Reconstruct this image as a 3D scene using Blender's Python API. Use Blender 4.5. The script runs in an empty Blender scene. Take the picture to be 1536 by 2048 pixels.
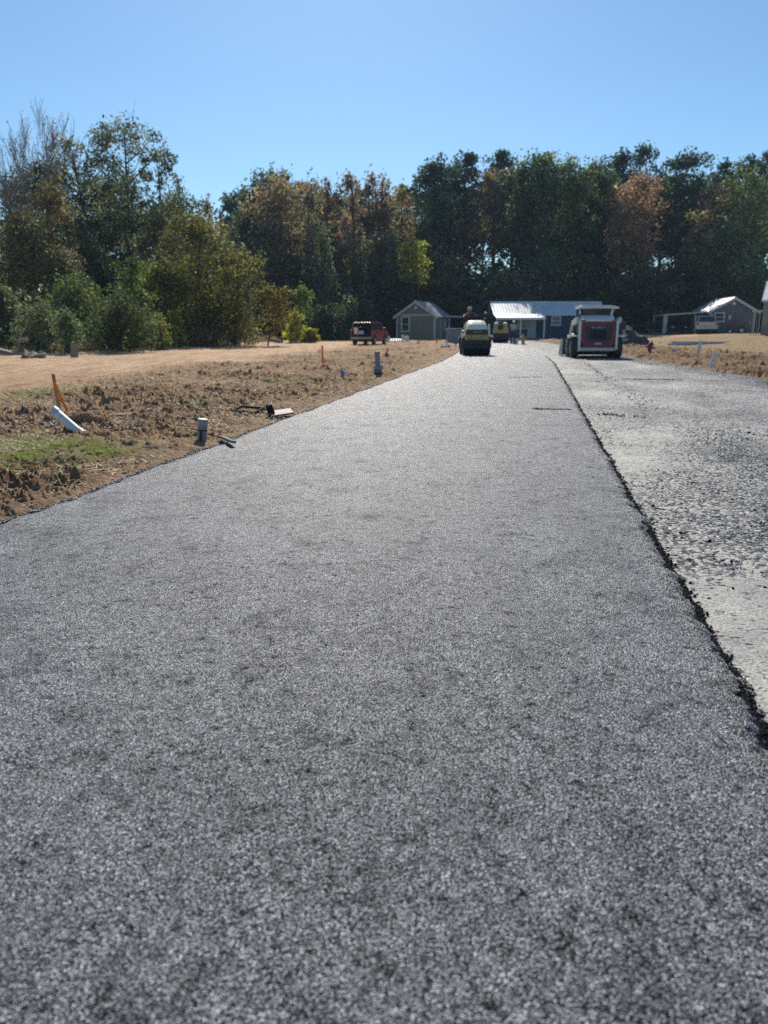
import bpy, bmesh, math, random
import numpy as np
from mathutils import Vector, Matrix, Euler
R = math.radians
C = bpy.context.scene.collection
# ------------------------------------------------------------------ camera maths
FPX = 1518.0; HC = 1.2; PITCH = math.atan(369/FPX); ROADA = R(10.87)
SA, CA = math.sin(ROADA), math.cos(ROADA)
def ray(px, py):
    a = (px-768)/FPX; b = (1024-py)/FPX
    return a, math.cos(PITCH)+b*math.sin(PITCH), -math.sin(PITCH)+b*math.cos(PITCH)
def G(px, py, z=0.0):
    d = ray(px, py); t = (z-HC)/d[2]; return d[0]*t, d[1]*t
def at(px, py, Y):
    d = ray(px, py); t = Y/d[1]; return Vector((d[0]*t, Y, HC+d[2]*t))
def vs(x, y): return x*SA+y*CA, x*CA-y*SA
def shift(v):
    q = np.clip(np.asarray(v, float)-24, 0, 30)
    return -0.0022*q*q - 0.10*np.clip(np.asarray(v, float)-54, 0, 60)
def road_xy(v, s):
    s = s+shift(v); return v*SA+s*CA, v*CA-s*SA
# ------------------------------------------------------------------ noise
_pr = np.random.RandomState(7)
_perm = np.tile(_pr.permutation(512), 3)
_ga = _pr.uniform(0, 2*np.pi, 512); _gx = np.cos(_ga); _gy = np.sin(_ga)
def pn(x, y, seed=0):
    x = x+seed*17.31; y = y-seed*9.77
    xi = np.floor(x).astype(np.int64); yi = np.floor(y).astype(np.int64)
    xf = x-xi; yf = y-yi; xi &= 511; yi &= 511
    def g(ix, iy, dx, dy):
        h = _perm[_perm[ix & 511]+(iy & 511)]
        return _gx[h]*dx+_gy[h]*dy
    u = xf*xf*xf*(xf*(xf*6-15)+10); w = yf*yf*yf*(yf*(yf*6-15)+10)
    a = g(xi, yi, xf, yf); b = g(xi+1, yi, xf-1, yf)
    c = g(xi, yi+1, xf, yf-1); d = g(xi+1, yi+1, xf-1, yf-1)
    return ((a*(1-u)+b*u)*(1-w)+(c*(1-u)+d*u)*w)*1.5
def fbm(x, y, sc, n, seed=0):
    t = 0; a = 1
    for i in range(n):
        t = t+a*pn(x*sc, y*sc, seed+i); sc *= 2.07; a *= .5
    return t
def ss(a, b, x):
    t = np.clip((np.asarray(x, float)-a)/(b-a), 0, 1); return t*t*(3-2*t)
# ------------------------------------------------------------------ terrain
def gravel_edge(v): return 5.3-1.25*ss(19, 33, v)+0.12*np.sin(np.asarray(v)*1.3)
def macro(x, y):
    v, s = vs(x, y); sr = s-shift(v)
    rise = 0.68*ss(7, 21, sr)*ss(34, 66, y)
    drop = -0.75*ss(-20.3, -23.2, s + 0.35*np.sin(np.asarray(v)*0.23))*(1-ss(62, 80, v))
    hump = 0.10*ss(-3.6, -6.0, sr)*(1-ss(-15, -19.5, s))
    lip = 0.08*np.exp(-((s+20.0)/0.8)**2)
    back = -0.1*ss(66, 80, y)
    return rise+drop+hump*0.0+lip*(1-ss(62, 80, v))+back*(1-ss(3, 8, x))
def gz(x, y): return float(macro(np.float64(x), np.float64(y)))
# ------------------------------------------------------------------ tags and objects
def tag(o, label=None, cat=None, group=None, kind=None):
    if label: o['label'] = label
    if cat: o['category'] = cat
    if group: o['group'] = group
    if kind: o['kind'] = kind
    return o
def root(name, loc, rz=0, label=None, cat=None, group=None, rx=0, ry=0):
    o = bpy.data.objects.new(name, None); C.objects.link(o)
    o.empty_display_size = .3
    o.location = loc; o.rotation_euler = (rx, ry, rz)
    return tag(o, label, cat, group)
class MB:
    def __init__(s): s.v = []; s.f = []
    def add(s, v, f):
        n = len(s.v); s.v += [tuple(p) for p in v]; s.f += [tuple(i+n for i in q) for q in f]
        return s
    def box(s, c, d, rot=None, taper=1.0):
        x, y, z = d[0]/2, d[1]/2, d[2]/2; t = taper
        v = [(-x, -y, -z), (x, -y, -z), (x, y, -z), (-x, y, -z), (-x*t, -y*t, z), (x*t, -y*t, z), (x*t, y*t, z), (-x*t, y*t, z)]
        if rot is not None:
            m = Euler(rot).to_matrix(); v = [m @ Vector(p) for p in v]
        v = [(p[0]+c[0], p[1]+c[1], p[2]+c[2]) for p in v]
        return s.add(v, [(0, 3, 2, 1), (4, 5, 6, 7), (0, 1, 5, 4), (1, 2, 6, 5), (2, 3, 7, 6), (3, 0, 4, 7)])
    def tube(s, pts, r, n=10, cap=True):
        pts = [Vector(p) for p in pts]
        if not isinstance(r, (list, tuple)): r = [r]*len(pts)
        V = []; F = []; ref = None
        for i, p in enumerate(pts):
            d = (pts[min(i+1, len(pts)-1)]-pts[max(i-1, 0)]).normalized()
            if ref is None:
                ref = Vector((0, 0, 1)) if abs(d.z) < .9 else Vector((1, 0, 0))
            a = d.cross(ref).normalized(); b = d.cross(a).normalized(); ref = b.cross(d)*-1 if False else ref
            for k in range(n):
                t = 2*math.pi*k/n; V.append(p+a*math.cos(t)*r[i]+b*math.sin(t)*r[i])
        for i in range(len(pts)-1):
            for k in range(n):
                k2 = (k+1) % n
                F.append((i*n+k, i*n+k2, (i+1)*n+k2, (i+1)*n+k))
        if cap:
            F.append(tuple(range(n-1, -1, -1))); F.append(tuple((len(pts)-1)*n+k for k in range(n)))
        return s.add(V, F)
    def prism(s, poly, x0, x1, axis='x'):
        # poly: list of 2-D points; extruded along axis ('x': poly is (y,z); 'y': poly is (x,z); 'z': (x,y))
        def P(a, q):
            return {'x': (a, q[0], q[1]), 'y': (q[0], a, q[1]), 'z': (q[0], q[1], a)}[axis]
        n = len(poly)
        V = [P(x0, q) for q in poly]+[P(x1, q) for q in poly]
        F = [tuple(range(n)), tuple(range(2*n-1, n-1, -1))]+[(i, i+n, (i+1) % n+n, (i+1) % n) for i in range(n)]
        return s.add(V, F)
    def ball(s, c, r, n=10, m=7):
        if not isinstance(r, (list, tuple)): r = (r, r, r)
        V = [(c[0], c[1], c[2]-r[2])]; F = []
        for i in range(1, m):
            a = math.pi*i/m
            for k in range(n):
                t = 2*math.pi*k/n
                V.append((c[0]+r[0]*math.sin(a)*math.cos(t), c[1]+r[1]*math.sin(a)*math.sin(t), c[2]-r[2]*math.cos(a)))
        V.append((c[0], c[1], c[2]+r[2]))
        for k in range(n): F.append((0, 1+(k+1) % n, 1+k))
        for i in range(m-2):
            for k in range(n):
                a = 1+i*n+k; b = 1+i*n+(k+1) % n; F.append((a, b, b+n, a+n))
        for k in range(n): F.append((len(V)-1, 1+(m-2)*n+k, 1+(m-2)*n+(k+1) % n))
        return s.add(V, F)
    def build(s, name, m, parent=None, bev=0, smooth=False, fix=True):
        me = bpy.data.meshes.new(name); me.from_pydata([tuple(p) for p in s.v], [], s.f)
        if fix:
            bm = bmesh.new(); bm.from_mesh(me); bmesh.ops.recalc_face_normals(bm, faces=bm.faces); bm.to_mesh(me); bm.free()
        me.materials.append(m)
        o = bpy.data.objects.new(name, me); C.objects.link(o)
        if parent: o.parent = parent
        if bev:
            b = o.modifiers.new('bevel', 'BEVEL'); b.width = bev; b.segments = 2; b.limit_method = 'ANGLE'
        if smooth:
            me.polygons.foreach_set('use_smooth', [True]*len(me.polygons))
            if bev: pass
        return o
def np_mesh(name, V, F, m, attrs=None, smooth=False, parent=None, mats=None):
    """V (n,3), F (k,3|4) numpy"""
    me = bpy.data.meshes.new(name); k = F.shape[1]
    me.vertices.add(len(V)); me.vertices.foreach_set('co', V.astype(np.float32).ravel())
    me.loops.add(F.size); me.loops.foreach_set('vertex_index', F.astype(np.int32).ravel())
    me.polygons.add(len(F)); me.polygons.foreach_set('loop_start', np.arange(0, F.size, k, dtype=np.int32))
    me.polygons.foreach_set('loop_total', np.full(len(F), k, dtype=np.int32))
    if smooth: me.polygons.foreach_set('use_smooth', np.ones(len(F), dtype=bool))
    me.update(calc_edges=True)
    for an, (dom, arr) in (attrs or {}).items():
        a = me.attributes.new(an, 'FLOAT', dom); a.data.foreach_set('value', arr.astype(np.float32))
    me.materials.append(m)
    o = bpy.data.objects.new(name, me); C.objects.link(o)
    if parent: o.parent = parent
    return o
# ------------------------------------------------------------------ materials
def newmat(name):
    m = bpy.data.materials.new(name); m.use_nodes = True
    nt = m.node_tree; nt.nodes.clear()
    out = nt.nodes.new('ShaderNodeOutputMaterial')
    return m, nt, out
class NT:
    def __init__(s, nt): s.nt = nt
    def n(s, t, **k):
        nd = s.nt.nodes.new(t)
        for a, b in k.items(): setattr(nd, a, b)
        return nd
    def l(s, a, b): s.nt.links.new(a, b)
    def noise(s, vec, sc, det=3, rough=.55, dim='3D'):
        n = s.n('ShaderNodeTexNoise', noise_dimensions=dim); n.inputs['Scale'].default_value = sc
        n.inputs['Detail'].default_value = det; n.inputs['Roughness'].default_value = rough
        if vec is not None: s.l(vec, n.inputs['Vector'])
        return n
    def ramp(s, fac, stops, interp='LINEAR'):
        r = s.n('ShaderNodeValToRGB'); r.color_ramp.interpolation = interp
        e = r.color_ramp.elements
        while len(e) > 1: e.remove(e[-1])
        e[0].position = stops[0][0]; e[0].color = (*stops[0][1], 1) if len(stops[0][1]) == 3 else stops[0][1]
        for p, c in stops[1:]:
            q = e.new(p); q.color = (*c, 1) if len(c) == 3 else c
        s.l(fac, r.inputs[0]); return r.outputs[0]
    def mix(s, fac, a, b, mode='MIX'):
        n = s.n('ShaderNodeMix', data_type='RGBA', blend_type=mode)
        for i, v in ((0, fac), (6, a), (7, b)):
            if hasattr(v, 'is_output'): s.l(v, n.inputs[i])
            elif i == 0: n.inputs[0].default_value = v
            else: n.inputs[i].default_value = (*v, 1)
        return n.outputs[2]
    def math(s, op, a, b=None, clamp=False):
        n = s.n('ShaderNodeMath', operation=op, use_clamp=clamp)
        for i, v in ((0, a), (1, b)):
            if v is None: continue
            if hasattr(v, 'is_output'): s.l(v, n.inputs[i])
            else: n.inputs[i].default_value = v
        return n.outputs[0]
    def vmath(s, op, a, b=None, scale=None):
        n = s.n('ShaderNodeVectorMath', operation=op)
        for i, v in ((0, a), (1, b)):
            if v is None: continue
            if hasattr(v, 'is_output'): s.l(v, n.inputs[i])
            else: n.inputs[i].default_value = v
        if scale is not None: n.inputs['Scale'].default_value = scale
        return n.outputs[0]
    def bump(s, h, strength, dist, normal=None):
        b = s.n('ShaderNodeBump'); b.inputs['Strength'].default_value = strength; b.inputs['Distance'].default_value = dist
        s.l(h, b.inputs['Height'])
        if normal is not None: s.l(normal, b.inputs['Normal'])
        return b.outputs[0]
    def attr(s, name): return s.n('ShaderNodeAttribute', attribute_name=name).outputs['Fac']
    def pbr(s, out, col, rough=.6, metal=0, normal=None, spec=.5, **k):
        b = s.n('ShaderNodeBsdfPrincipled')
        for nm, v in (('Base Color', col), ('Roughness', rough), ('Metallic', metal), ('Specular IOR Level', spec)):
            if hasattr(v, 'is_output'): s.l(v, b.inputs[nm])
            elif nm == 'Base Color': b.inputs[nm].default_value = (*v, 1)
            else: b.inputs[nm].default_value = v
        if normal is not None: s.l(normal, b.inputs['Normal'])
        for a, v in k.items():
            b.inputs[a.replace('_', ' ')].default_value = v
        if out is not None: s.l(b.outputs[0], out.inputs[0])
        return b
def mat(name, c, rough=.5, metal=0, var=.25, scale=3.0, dirt=None, dirt_amt=.35, bump=0.0, wave=None, spec=.5):
    m, nt, out = newmat(name); N = NT(nt)
    tc = N.n('ShaderNodeTexCoord').outputs['Object']
    n1 = N.noise(tc, scale, 5)
    c2 = tuple(x*(1-var) for x in c); c3 = tuple(min(1, x*(1+var*.5)) for x in c)
    col = N.ramp(n1.outputs[0], [(.3, c2), (.7, c3)])
    if dirt:
        n2 = N.noise(tc, scale*2.3, 6, .65)
        f = N.math('MULTIPLY', N.ramp(n2.outputs[0], [(.45, (0, 0, 0)), (.7, (1, 1, 1))]), dirt_amt)
        col = N.mix(f, col, dirt)
    rr = N.math('ADD', rough-.08, N.math('MULTIPLY', n1.outputs[0], .16))
    nrm = None
    if wave:   # (axis, period)
        w = N.n('ShaderNodeTexWave', bands_direction=wave[0], wave_profile='SAW' if len(wave) < 3 else wave[2])
        N.l(tc, w.inputs[0]); w.inputs['Scale'].default_value = 0.314/wave[1]
        nrm = N.bump(w.outputs['Fac'], .4, .012)
    if bump:
        n3 = N.noise(tc, scale*12, 4); nrm = N.bump(n3.outputs[0], bump, .02, nrm)
    N.pbr(out, col, rr, metal, nrm, spec)
    return m
def glass(name, c=(.02, .025, .03)):
    m, nt, out = newmat(name); N = NT(nt)
    tc = N.n('ShaderNodeTexCoord').outputs['Object']
    n = N.noise(tc, 1.2, 2)
    N.pbr(out, N.ramp(n.outputs[0], [(.3, c), (.7, tuple(x*1.6 for x in c))]), .08, 0, None, .6)
    return m
def coords(N):
    return N.n('ShaderNodeTexCoord').outputs['Object']

def asphalt_mat(name='fresh asphalt'):
    m, nt, out = newmat(name); N = NT(nt); tc = coords(N)
    v = N.n('ShaderNodeTexVoronoi', voronoi_dimensions='3D'); v.inputs['Scale'].default_value = 195
    wob = N.noise(tc, 40, 2)
    pos = N.vmath('ADD', tc, N.vmath('SCALE', N.vmath('SUBTRACT', wob.outputs['Color'], (.5, .5, .5)), scale=.012))
    N.l(pos, v.inputs['Vector'])
    v2 = N.n('ShaderNodeTexVoronoi', voronoi_dimensions='3D'); v2.inputs['Scale'].default_value = 330; N.l(pos, v2.inputs['Vector'])
    sep = N.n('ShaderNodeSeparateColor'); N.l(v.outputs['Color'], sep.inputs[0])
    big = N.noise(tc, 1.3, 5, .65); mid = N.noise(tc, 19, 7, .82)
    # stone tone: mostly bituminous black, some worn grey
    tone = N.ramp(sep.outputs[0], [(0, (.014, .014, .018)), (.24, (.06, .061, .068)), (.45, (.225, .228, .242)), (.8, (.43, .434, .455)), (1, (.93, .94, .96))])
    tone = N.mix(N.ramp(v.outputs['Distance'], [(.44, (0, 0, 0)), (.62, (1, 1, 1))]), tone, (.006, .006, .010))
    patch = N.ramp(big.outputs[0], [(.3, (.80, .80, .83)), (.7, (1.2, 1.2, 1.17))])
    col = N.mix(1.0, tone, patch, 'MULTIPLY')
    pits = N.ramp(mid.outputs[0], [(.36, (.04, .04, .045)), (.44, (.8, .8, .82)), (.62, (1.35, 1.35, 1.36))])
    col = N.mix(1.0, col, pits, 'MULTIPLY')
    seg = N.noise(tc, 3.4, 7, .8); dk = N.ramp(seg.outputs[0], [(.3, (1.25, 1.25, 1.24)), (.5, (1, 1, 1)), (.58, (.85, .85, .86)), (.70, (.35, .35, .36))])
    mp = N.n('ShaderNodeMapping'); N.l(tc, mp.inputs[0]); mp.inputs['Rotation'].default_value = (0, 0, R(10.87)); mp.inputs['Scale'].default_value = (2.6, .05, 1)
    stk = N.noise(mp.outputs[0], 1.6, 3, .6); sk = N.ramp(stk.outputs[0], [(.32, (.82, .82, .83)), (.68, (1.18, 1.18, 1.17))])
    col = N.mix(1.0, N.mix(1.0, col, dk, 'MULTIPLY'), sk, 'MULTIPLY')
    geo = N.n('ShaderNodeNewGeometry').outputs['Normal']
    t1 = N.vmath('SCALE', N.vmath('SUBTRACT', v.outputs['Color'], (.5, .5, .5)), scale=.85)
    t2 = N.vmath('SCALE', N.vmath('SUBTRACT', v2.outputs['Color'], (.5, .5, .5)), scale=.55)
    nn = N.vmath('NORMALIZE', N.vmath('ADD', N.vmath('ADD', geo, t1), t2))
    h = N.math('ADD', N.math('MULTIPLY', N.math('SUBTRACT', 1.0, v.outputs['Distance']), 1.0), N.math('MULTIPLY', mid.outputs[0], 1.6))
    nrm = N.bump(h, .9, .010, nn)
    rough = N.ramp(sep.outputs[1], [(0, (.38,)*3), (1, (.68,)*3)])
    cav = N.math('MULTIPLY', N.ramp(v.outputs['Distance'], [(.44, (1, 1, 1)), (.62, (.16, .16, .16))]), N.ramp(mid.outputs[0], [(.36, (.05, .05, .05)), (.45, (1, 1, 1))]))  # occlusion in the gaps and pits put into the specular level
    cav = N.math('MULTIPLY', cav, N.ramp(seg.outputs[0], [(.52, (1, 1, 1)), (.68, (.3, .3, .3))]))
    N.pbr(out, col, rough, 0, nrm, N.math('MULTIPLY', cav, 1.5))
    return m
def gravel_base_mat():
    m, nt, out = newmat('compacted gravel base'); N = NT(nt); tc = coords(N)
    stone = N.attr('stony')
    wob = N.noise(tc, 25, 2)
    pos = N.vmath('ADD', tc, N.vmath('SCALE', N.vmath('SUBTRACT', wob.outputs['Color'], (.5, .5, .5)), scale=.03))
    v = N.n('ShaderNodeTexVoronoi'); v.inputs['Scale'].default_value = 42; N.l(pos, v.inputs['Vector'])
    v2 = N.n('ShaderNodeTexVoronoi'); v2.inputs['Scale'].default_value = 110; N.l(pos, v2.inputs['Vector'])
    sep = N.n('ShaderNodeSeparateColor'); N.l(v.outputs['Color'], sep.inputs[0])
    nz = N.noise(tc, 9, 5, .65); fine = N.noise(tc, 70, 4, .7)
    k = N.math('ADD', N.math('MULTIPLY', stone, 1.0), N.math('MULTIPLY', N.math('SUBTRACT', nz.outputs[0], .5), 1.1))
    # a stone is exposed where its random number is below k
    ex = N.math('LESS_THAN', sep.outputs[0], k)
    mp = N.n('ShaderNodeMapping'); N.l(tc, mp.inputs[0]); mp.inputs['Rotation'].default_value = (0, 0, R(10.87)); mp.inputs['Scale'].default_value = (.7, .9, 1)
    st = N.noise(mp.outputs[0], 2.4, 5, .7)
    dust = N.ramp(fine.outputs[0], [(.36, (.20, .19, .165)), (.48, (.50, .475, .41)), (.62, (.80, .765, .67))])
    dust = N.mix(N.ramp(st.outputs[0], [(.38, (.55, .55, .55)), (.6, (0, 0, 0))]), dust, (.25, .25, .25))
    stc = N.ramp(sep.outputs[1], [(0, (.04, .042, .052)), (.4, (.17, .175, .19)), (.65, (.45, .45, .46)), (1, (.78, .78, .76))])
    gap = N.ramp(v.outputs['Distance'], [(.30, (0, 0, 0)), (.55, (1, 1, 1))])
    stc = N.mix(gap, stc, (.010, .010, .016))  # shadow between exposed stones put into their colour
    col = N.mix(N.math('MULTIPLY', ex, .92), dust, stc)
    geo = N.n('ShaderNodeNewGeometry').outputs['Normal']
    t1 = N.n('ShaderNodeVectorMath', operation='SCALE'); N.l(N.vmath('SUBTRACT', v.outputs['Color'], (.5, .5, .5)), t1.inputs[0])
    N.l(N.math('MULTIPLY', ex, 1.5), t1.inputs['Scale'])
    t2 = N.vmath('SCALE', N.vmath('SUBTRACT', v2.outputs['Color'], (.5, .5, .5)), scale=.22)
    nn = N.vmath('NORMALIZE', N.vmath('ADD', N.vmath('ADD', geo, t1.outputs[0]), t2))
    hh = N.math('ADD', N.math('MULTIPLY', ex, N.math('SUBTRACT', 1.0, v.outputs['Distance'])), N.math('MULTIPLY', fine.outputs[0], .7))
    nrm = N.bump(hh, .9, .022, nn)
    N.pbr(out, col, N.math('SUBTRACT', .8, N.math('MULTIPLY', ex, .25)), 0, nrm, .4)
    return m
def ground_mat():
    m, nt, out = newmat('ground soil'); N = NT(nt); tc = coords(N)
    gr = N.attr('grassy'); sm = N.attr('smooth_sand'); li = N.attr('litter'); wet = N.attr('loam')
    mp = N.n('ShaderNodeMapping'); N.l(tc, mp.inputs[0]); mp.inputs['Scale'].default_value = (1.7, .12, 1); mp.inputs['Rotation'].default_value = (0, 0, R(10.87))
    n1 = N.noise(tc, 2.2, 6, .65); n2 = N.noise(tc, 34, 6, .8); n4 = N.noise(tc, 6.5, 6, .75); n3 = N.noise(mp.outputs[0], 2.5, 5, .6)
    rough_c = N.ramp(n2.outputs[0], [(.3, (.13, .065, .032)), (.45, (.33, .19, .10)), (.57, (.56, .38, .21)), (.72, (.78, .64, .43))])
    rough_c = N.mix(N.ramp(n4.outputs[0], [(.50, (0, 0, 0)), (.62, (.58, .58, .58))]), rough_c, N.ramp(n2.outputs[0], [(.35, (.09, .045, .025)), (.52, (.27, .155, .09)), (.66, (.60, .43, .28))]))
    rough_c = N.mix(N.math('MULTIPLY', wet, .8), rough_c, N.ramp(n2.outputs[0], [(.3, (.07, .038, .022)), (.6, (.20, .115, .066)), (.8, (.40, .28, .18))]))
    rough_c = N.mix(N.ramp(n1.outputs[0], [(.4, (0, 0, 0)), (.65, (.6, .6, .6))]), rough_c, (.42, .27, .16))
    sand = N.ramp(n3.outputs[0], [(.32, (.33, .175, .085)), (.5, (.57, .35, .19)), (.68, (.72, .50, .30))])
    sand = N.mix(N.math('MULTIPLY', N.ramp(n1.outputs[0], [(.45, (0, 0, 0)), (.7, (1, 1, 1))]), .4), sand, (.58, .45, .32))
    col = N.mix(sm, rough_c, sand)
    grass = N.ramp(n2.outputs[0], [(.3, (.09, .11, .03)), (.5, (.24, .25, .09)), (.7, (.48, .44, .24))])
    gk = N.math('MULTIPLY', gr, N.ramp(n1.outputs[0], [(.3, (.35,)*3), (.55, (1, 1, 1))]))
    col = N.mix(gk, col, grass)
    col = N.mix(li, col, N.ramp(n2.outputs[0], [(.3, (.04, .03, .015)), (.7, (.12, .085, .04))]))
    nrm = N.bump(N.math('ADD', n2.outputs[0], N.math('MULTIPLY', n3.outputs[0], .5)), .9, .05)
    N.pbr(out, col, .9, 0, nrm, .25)
    return m
def leaf_mat():
    m, nt, out = newmat('leaves'); N = NT(nt)
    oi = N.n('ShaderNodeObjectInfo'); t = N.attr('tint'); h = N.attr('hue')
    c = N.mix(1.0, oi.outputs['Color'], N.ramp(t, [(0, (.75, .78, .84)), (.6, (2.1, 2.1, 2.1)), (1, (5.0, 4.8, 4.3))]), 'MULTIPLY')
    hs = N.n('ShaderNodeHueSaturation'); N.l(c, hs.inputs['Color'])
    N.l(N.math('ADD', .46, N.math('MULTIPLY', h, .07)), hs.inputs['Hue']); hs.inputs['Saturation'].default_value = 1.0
    c = hs.outputs[0]
    b = N.pbr(None, c, .62, 0, None, .18)
    tr = N.n('ShaderNodeBsdfTranslucent'); N.l(N.mix(1.0, c, (1.15, 1.2, .78), 'MULTIPLY'), tr.inputs[0])
    mx = N.n('ShaderNodeMixShader'); mx.inputs[0].default_value = .42
    N.l(b.outputs[0], mx.inputs[1]); N.l(tr.outputs[0], mx.inputs[2]); N.l(mx.outputs[0], out.inputs[0])
    return m
def grass_mat(name, c):
    m, nt, out = newmat(name); N = NT(nt); tc = coords(N); n = N.noise(tc, 9, 4, .7)
    col = N.ramp(n.outputs[0], [(.3, tuple(x*.6 for x in c)), (.5, c), (.7, (min(1, c[0]*1.9), c[1]*1.45, c[2]*1.7))])
    b = N.pbr(None, col, .6, 0, None, .25); tr = N.n('ShaderNodeBsdfTranslucent'); N.l(col, tr.inputs[0])
    mx = N.n('ShaderNodeMixShader'); mx.inputs[0].default_value = .5
    N.l(b.outputs[0], mx.inputs[1]); N.l(tr.outputs[0], mx.inputs[2]); N.l(mx.outputs[0], out.inputs[0])
    return m
M = dict(
    asphalt=asphalt_mat(), base=gravel_base_mat(), ground=ground_mat(), leaf=leaf_mat(),
    crumb=mat('asphalt crumbs', (.012, .012, .015), .85, var=.5, scale=30, bump=.3, spec=.12),
    bluestone=mat('blue grey crushed stone', (.13, .14, .165), .6, var=.6, scale=18),
    dirtclod=mat('dirt clods', (.33, .22, .135), .9, var=.5, scale=9, dirt=(.42, .32, .2), bump=.6, spec=.2),
    bark=mat('bark', (.085, .065, .05), .85, var=.45, scale=6, bump=.8, spec=.2),
    palebark=mat('pale grey bark', (.30, .27, .24), .8, var=.4, scale=5, bump=.6, spec=.2),
    palestone=mat('grey crushed stone', (.24, .245, .26), .55, var=.7, scale=22),
    darkstone=mat('dark crushed stone', (.10, .10, .105), .6, var=.6, scale=18),
    straw=mat('dry straw', (.80, .66, .42), .7, var=.3, scale=7, spec=.3),
    grass=grass_mat('green grass', (.22, .29, .07)),
)
# ================================================================== GROUND
def build_ground():
    th = np.concatenate([np.arange(-180, -34, 6.), np.arange(-33, -30, .5), np.arange(-30, 30, .09), np.arange(30, 34, .5), np.arange(36, 181, 6.)])
    th[-1] = 180.
    r = np.concatenate([[.02, .8, 1.6, 2.4, 3.0, 3.5], 4*np.exp(np.arange(0, 3.48, .0027)), [140, 160, 190, 240, 320, 450, 700, 1200]])
    T, Rr = np.meshgrid(np.radians(th), r, indexing='ij')
    X = Rr*np.sin(T); Y = Rr*np.cos(T)
    v, s = vs(X, Y); sr = s-shift(v)
    Z = macro(X, Y)
    ge = gravel_edge(v)
    # areas
    left = ss(-3.15, -3.5, sr)*(v < 90); right = ss(-.1, .5, sr-ge)
    warp = .9*pn(X*.25, Y*.25, 3)
    smooth_l = ss(-8.6, -11.5, sr+warp*1.6)*left
    strip = ss(63, 67, Y)*ss(6, 9, sr)
    field_r = ss(8.8, 11.5, sr+warp*1.6)*right
    far = ss(95, 130, Rr)
    smo = np.clip(smooth_l+strip*.9, 0, 1)
    g_patch = np.exp(-(((sr+4.9)/1.1)**2+((v-6.45)/.62)**2))*1.3 + .7*np.exp(-(((sr+8.6)/.9)**2+((v-12.5)/1.6)**2)) \
        + .6*np.exp(-(((sr+5.3)/.6)**2+((v-16.5)/1.2)**2)) + .45*np.exp(-(((sr+4.9)/.5)**2+((v-11.3)/.8)**2))
    lawn = field_r*(1-ss(61, 66, Y))*np.clip(.55+.9*pn(X*.3, Y*.3, 9), 0, 1)
    grassy = np.clip(g_patch*left*(1+.9*fbm(X, Y, 3., 3, 44)) + lawn*.42, 0, 1)
    litter = np.clip(ss(-20.1, -21.2, s)*(v < 70)+ss(80, 86, Y)+ss(-12, -18, s)*ss(60, 66, v), 0, 1)
    loam = np.clip(right*(1-.55*field_r)*.9 + left*(1-smooth_l)*np.clip(.25+1.2*pn(X*.7, Y*.7, 21), 0, 1)*.8 + .8*np.exp(-(((sr+4.2)/.8)**2+((v-4.2)/1.4)**2)), 0, 1)
    amp = left*(1-smooth_l*.9)+1.5*right*(1-field_r*.65)
    amp = amp*(1-.7*strip)*(1-.6*np.clip(g_patch, 0, 1))*(1-.75*litter)*(1-far)
    edge_l = ss(-3.3, -4.3, sr); amp = amp*np.where(sr < 0, .62+.38*edge_l, 1)
    modn = np.clip(.8+.7*pn(X*.45, Y*.45, 5), .45, 1.35)
    b1 = pn(X*1.3, Y*1.3, 11); b2 = 1-2*np.abs(pn(X*2.9, Y*2.9, 12)); b3 = pn(X*6.5, Y*6.5, 13); b4 = pn(X*15, Y*15, 14); b5 = pn(X*37, Y*37, 15)
    Xw = X+.12*pn(X*3, Y*3, 17)+.03*b4; Yw = Y+.12*pn(X*3, Y*3, 18)+.03*b5
    clod = .035*b1+.045*pn(Xw*2.4, Yw*2.4, 16)+.085*np.abs(pn(Xw*3.7, Yw*3.7, 19))+.070*np.abs(pn(Xw*8, Yw*8, 20))**.9+.034*np.abs(pn(Xw*17, Yw*17, 22))+.016*b4+.022*b5-.05
    Z = Z+amp*modn*clod*1.6
    for (qx, qy, hh, ww) in [(240, 892, .10, .13), (126, 962, .10, .14), (164, 955, .09, .10), (234, 975, .07, .10), (392, 914, .08, .10), (376, 896, .08, .14), (431, 884, .09, .10), (300, 935, .06, .12),
                             (560, 800, .10, .2), (500, 812, .09, .2), (470, 790, .08, .16), (395, 790, .10, .2), (345, 787, .09, .2), (275, 808, .08, .14), (60, 985, .09, .14), (205, 800, .06, .1), (640, 798, .08, .2), (90, 787, .07, .2)]:
        gx, gy = G(qx, qy, .04); Z = Z+.6*hh*np.exp(-(((X-gx)/(ww*1.3))**2+((Y-gy)/ww)**2)**1.5)*left*(.7+.6*b4)
    for (qx, qy, hh, wx, wy) in [(122, 861, .22, .38, .24), (475, 838, .07, .3, .2), (545, 842, .06, .3, .2), (245, 846, .05, .3, .15)]:
        gx, gy = G(qx, qy, .0); Z = Z-hh*np.exp(-(((X-gx)/wx)**2+((Y-gy)/wy)**2))
    rut = .012*np.sin(sr*5+2*pn(X*.2, Y*.2, 31))*smooth_l+.018*pn(X*1.1, Y*2.3, 32)*smooth_l+.007*b3*smooth_l
    Z = Z+rut*(1-far)
    Z = Z+.05*(right+left)*0
    # sunk below the road
    inside = ss(-3.26, -3.12, sr+.06*pn(v*2.5, v*0+.5, 23))*ss(.35, -.1, sr-ge)*(v < 96)*(v > -12)
    Z = Z*(1-inside)+(-.10)*inside
    Z = Z+(.015+.035*ss(-3.2, -3.5, sr))*(sr < -3.0)*(v < 90)
    # the forest floor and distance
    Z = Z + far*(.6*pn(X*.02, Y*.02, 40))
    nt_, nr = X.shape
    idx = np.arange(nt_*nr).reshape(nt_, nr)
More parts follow.
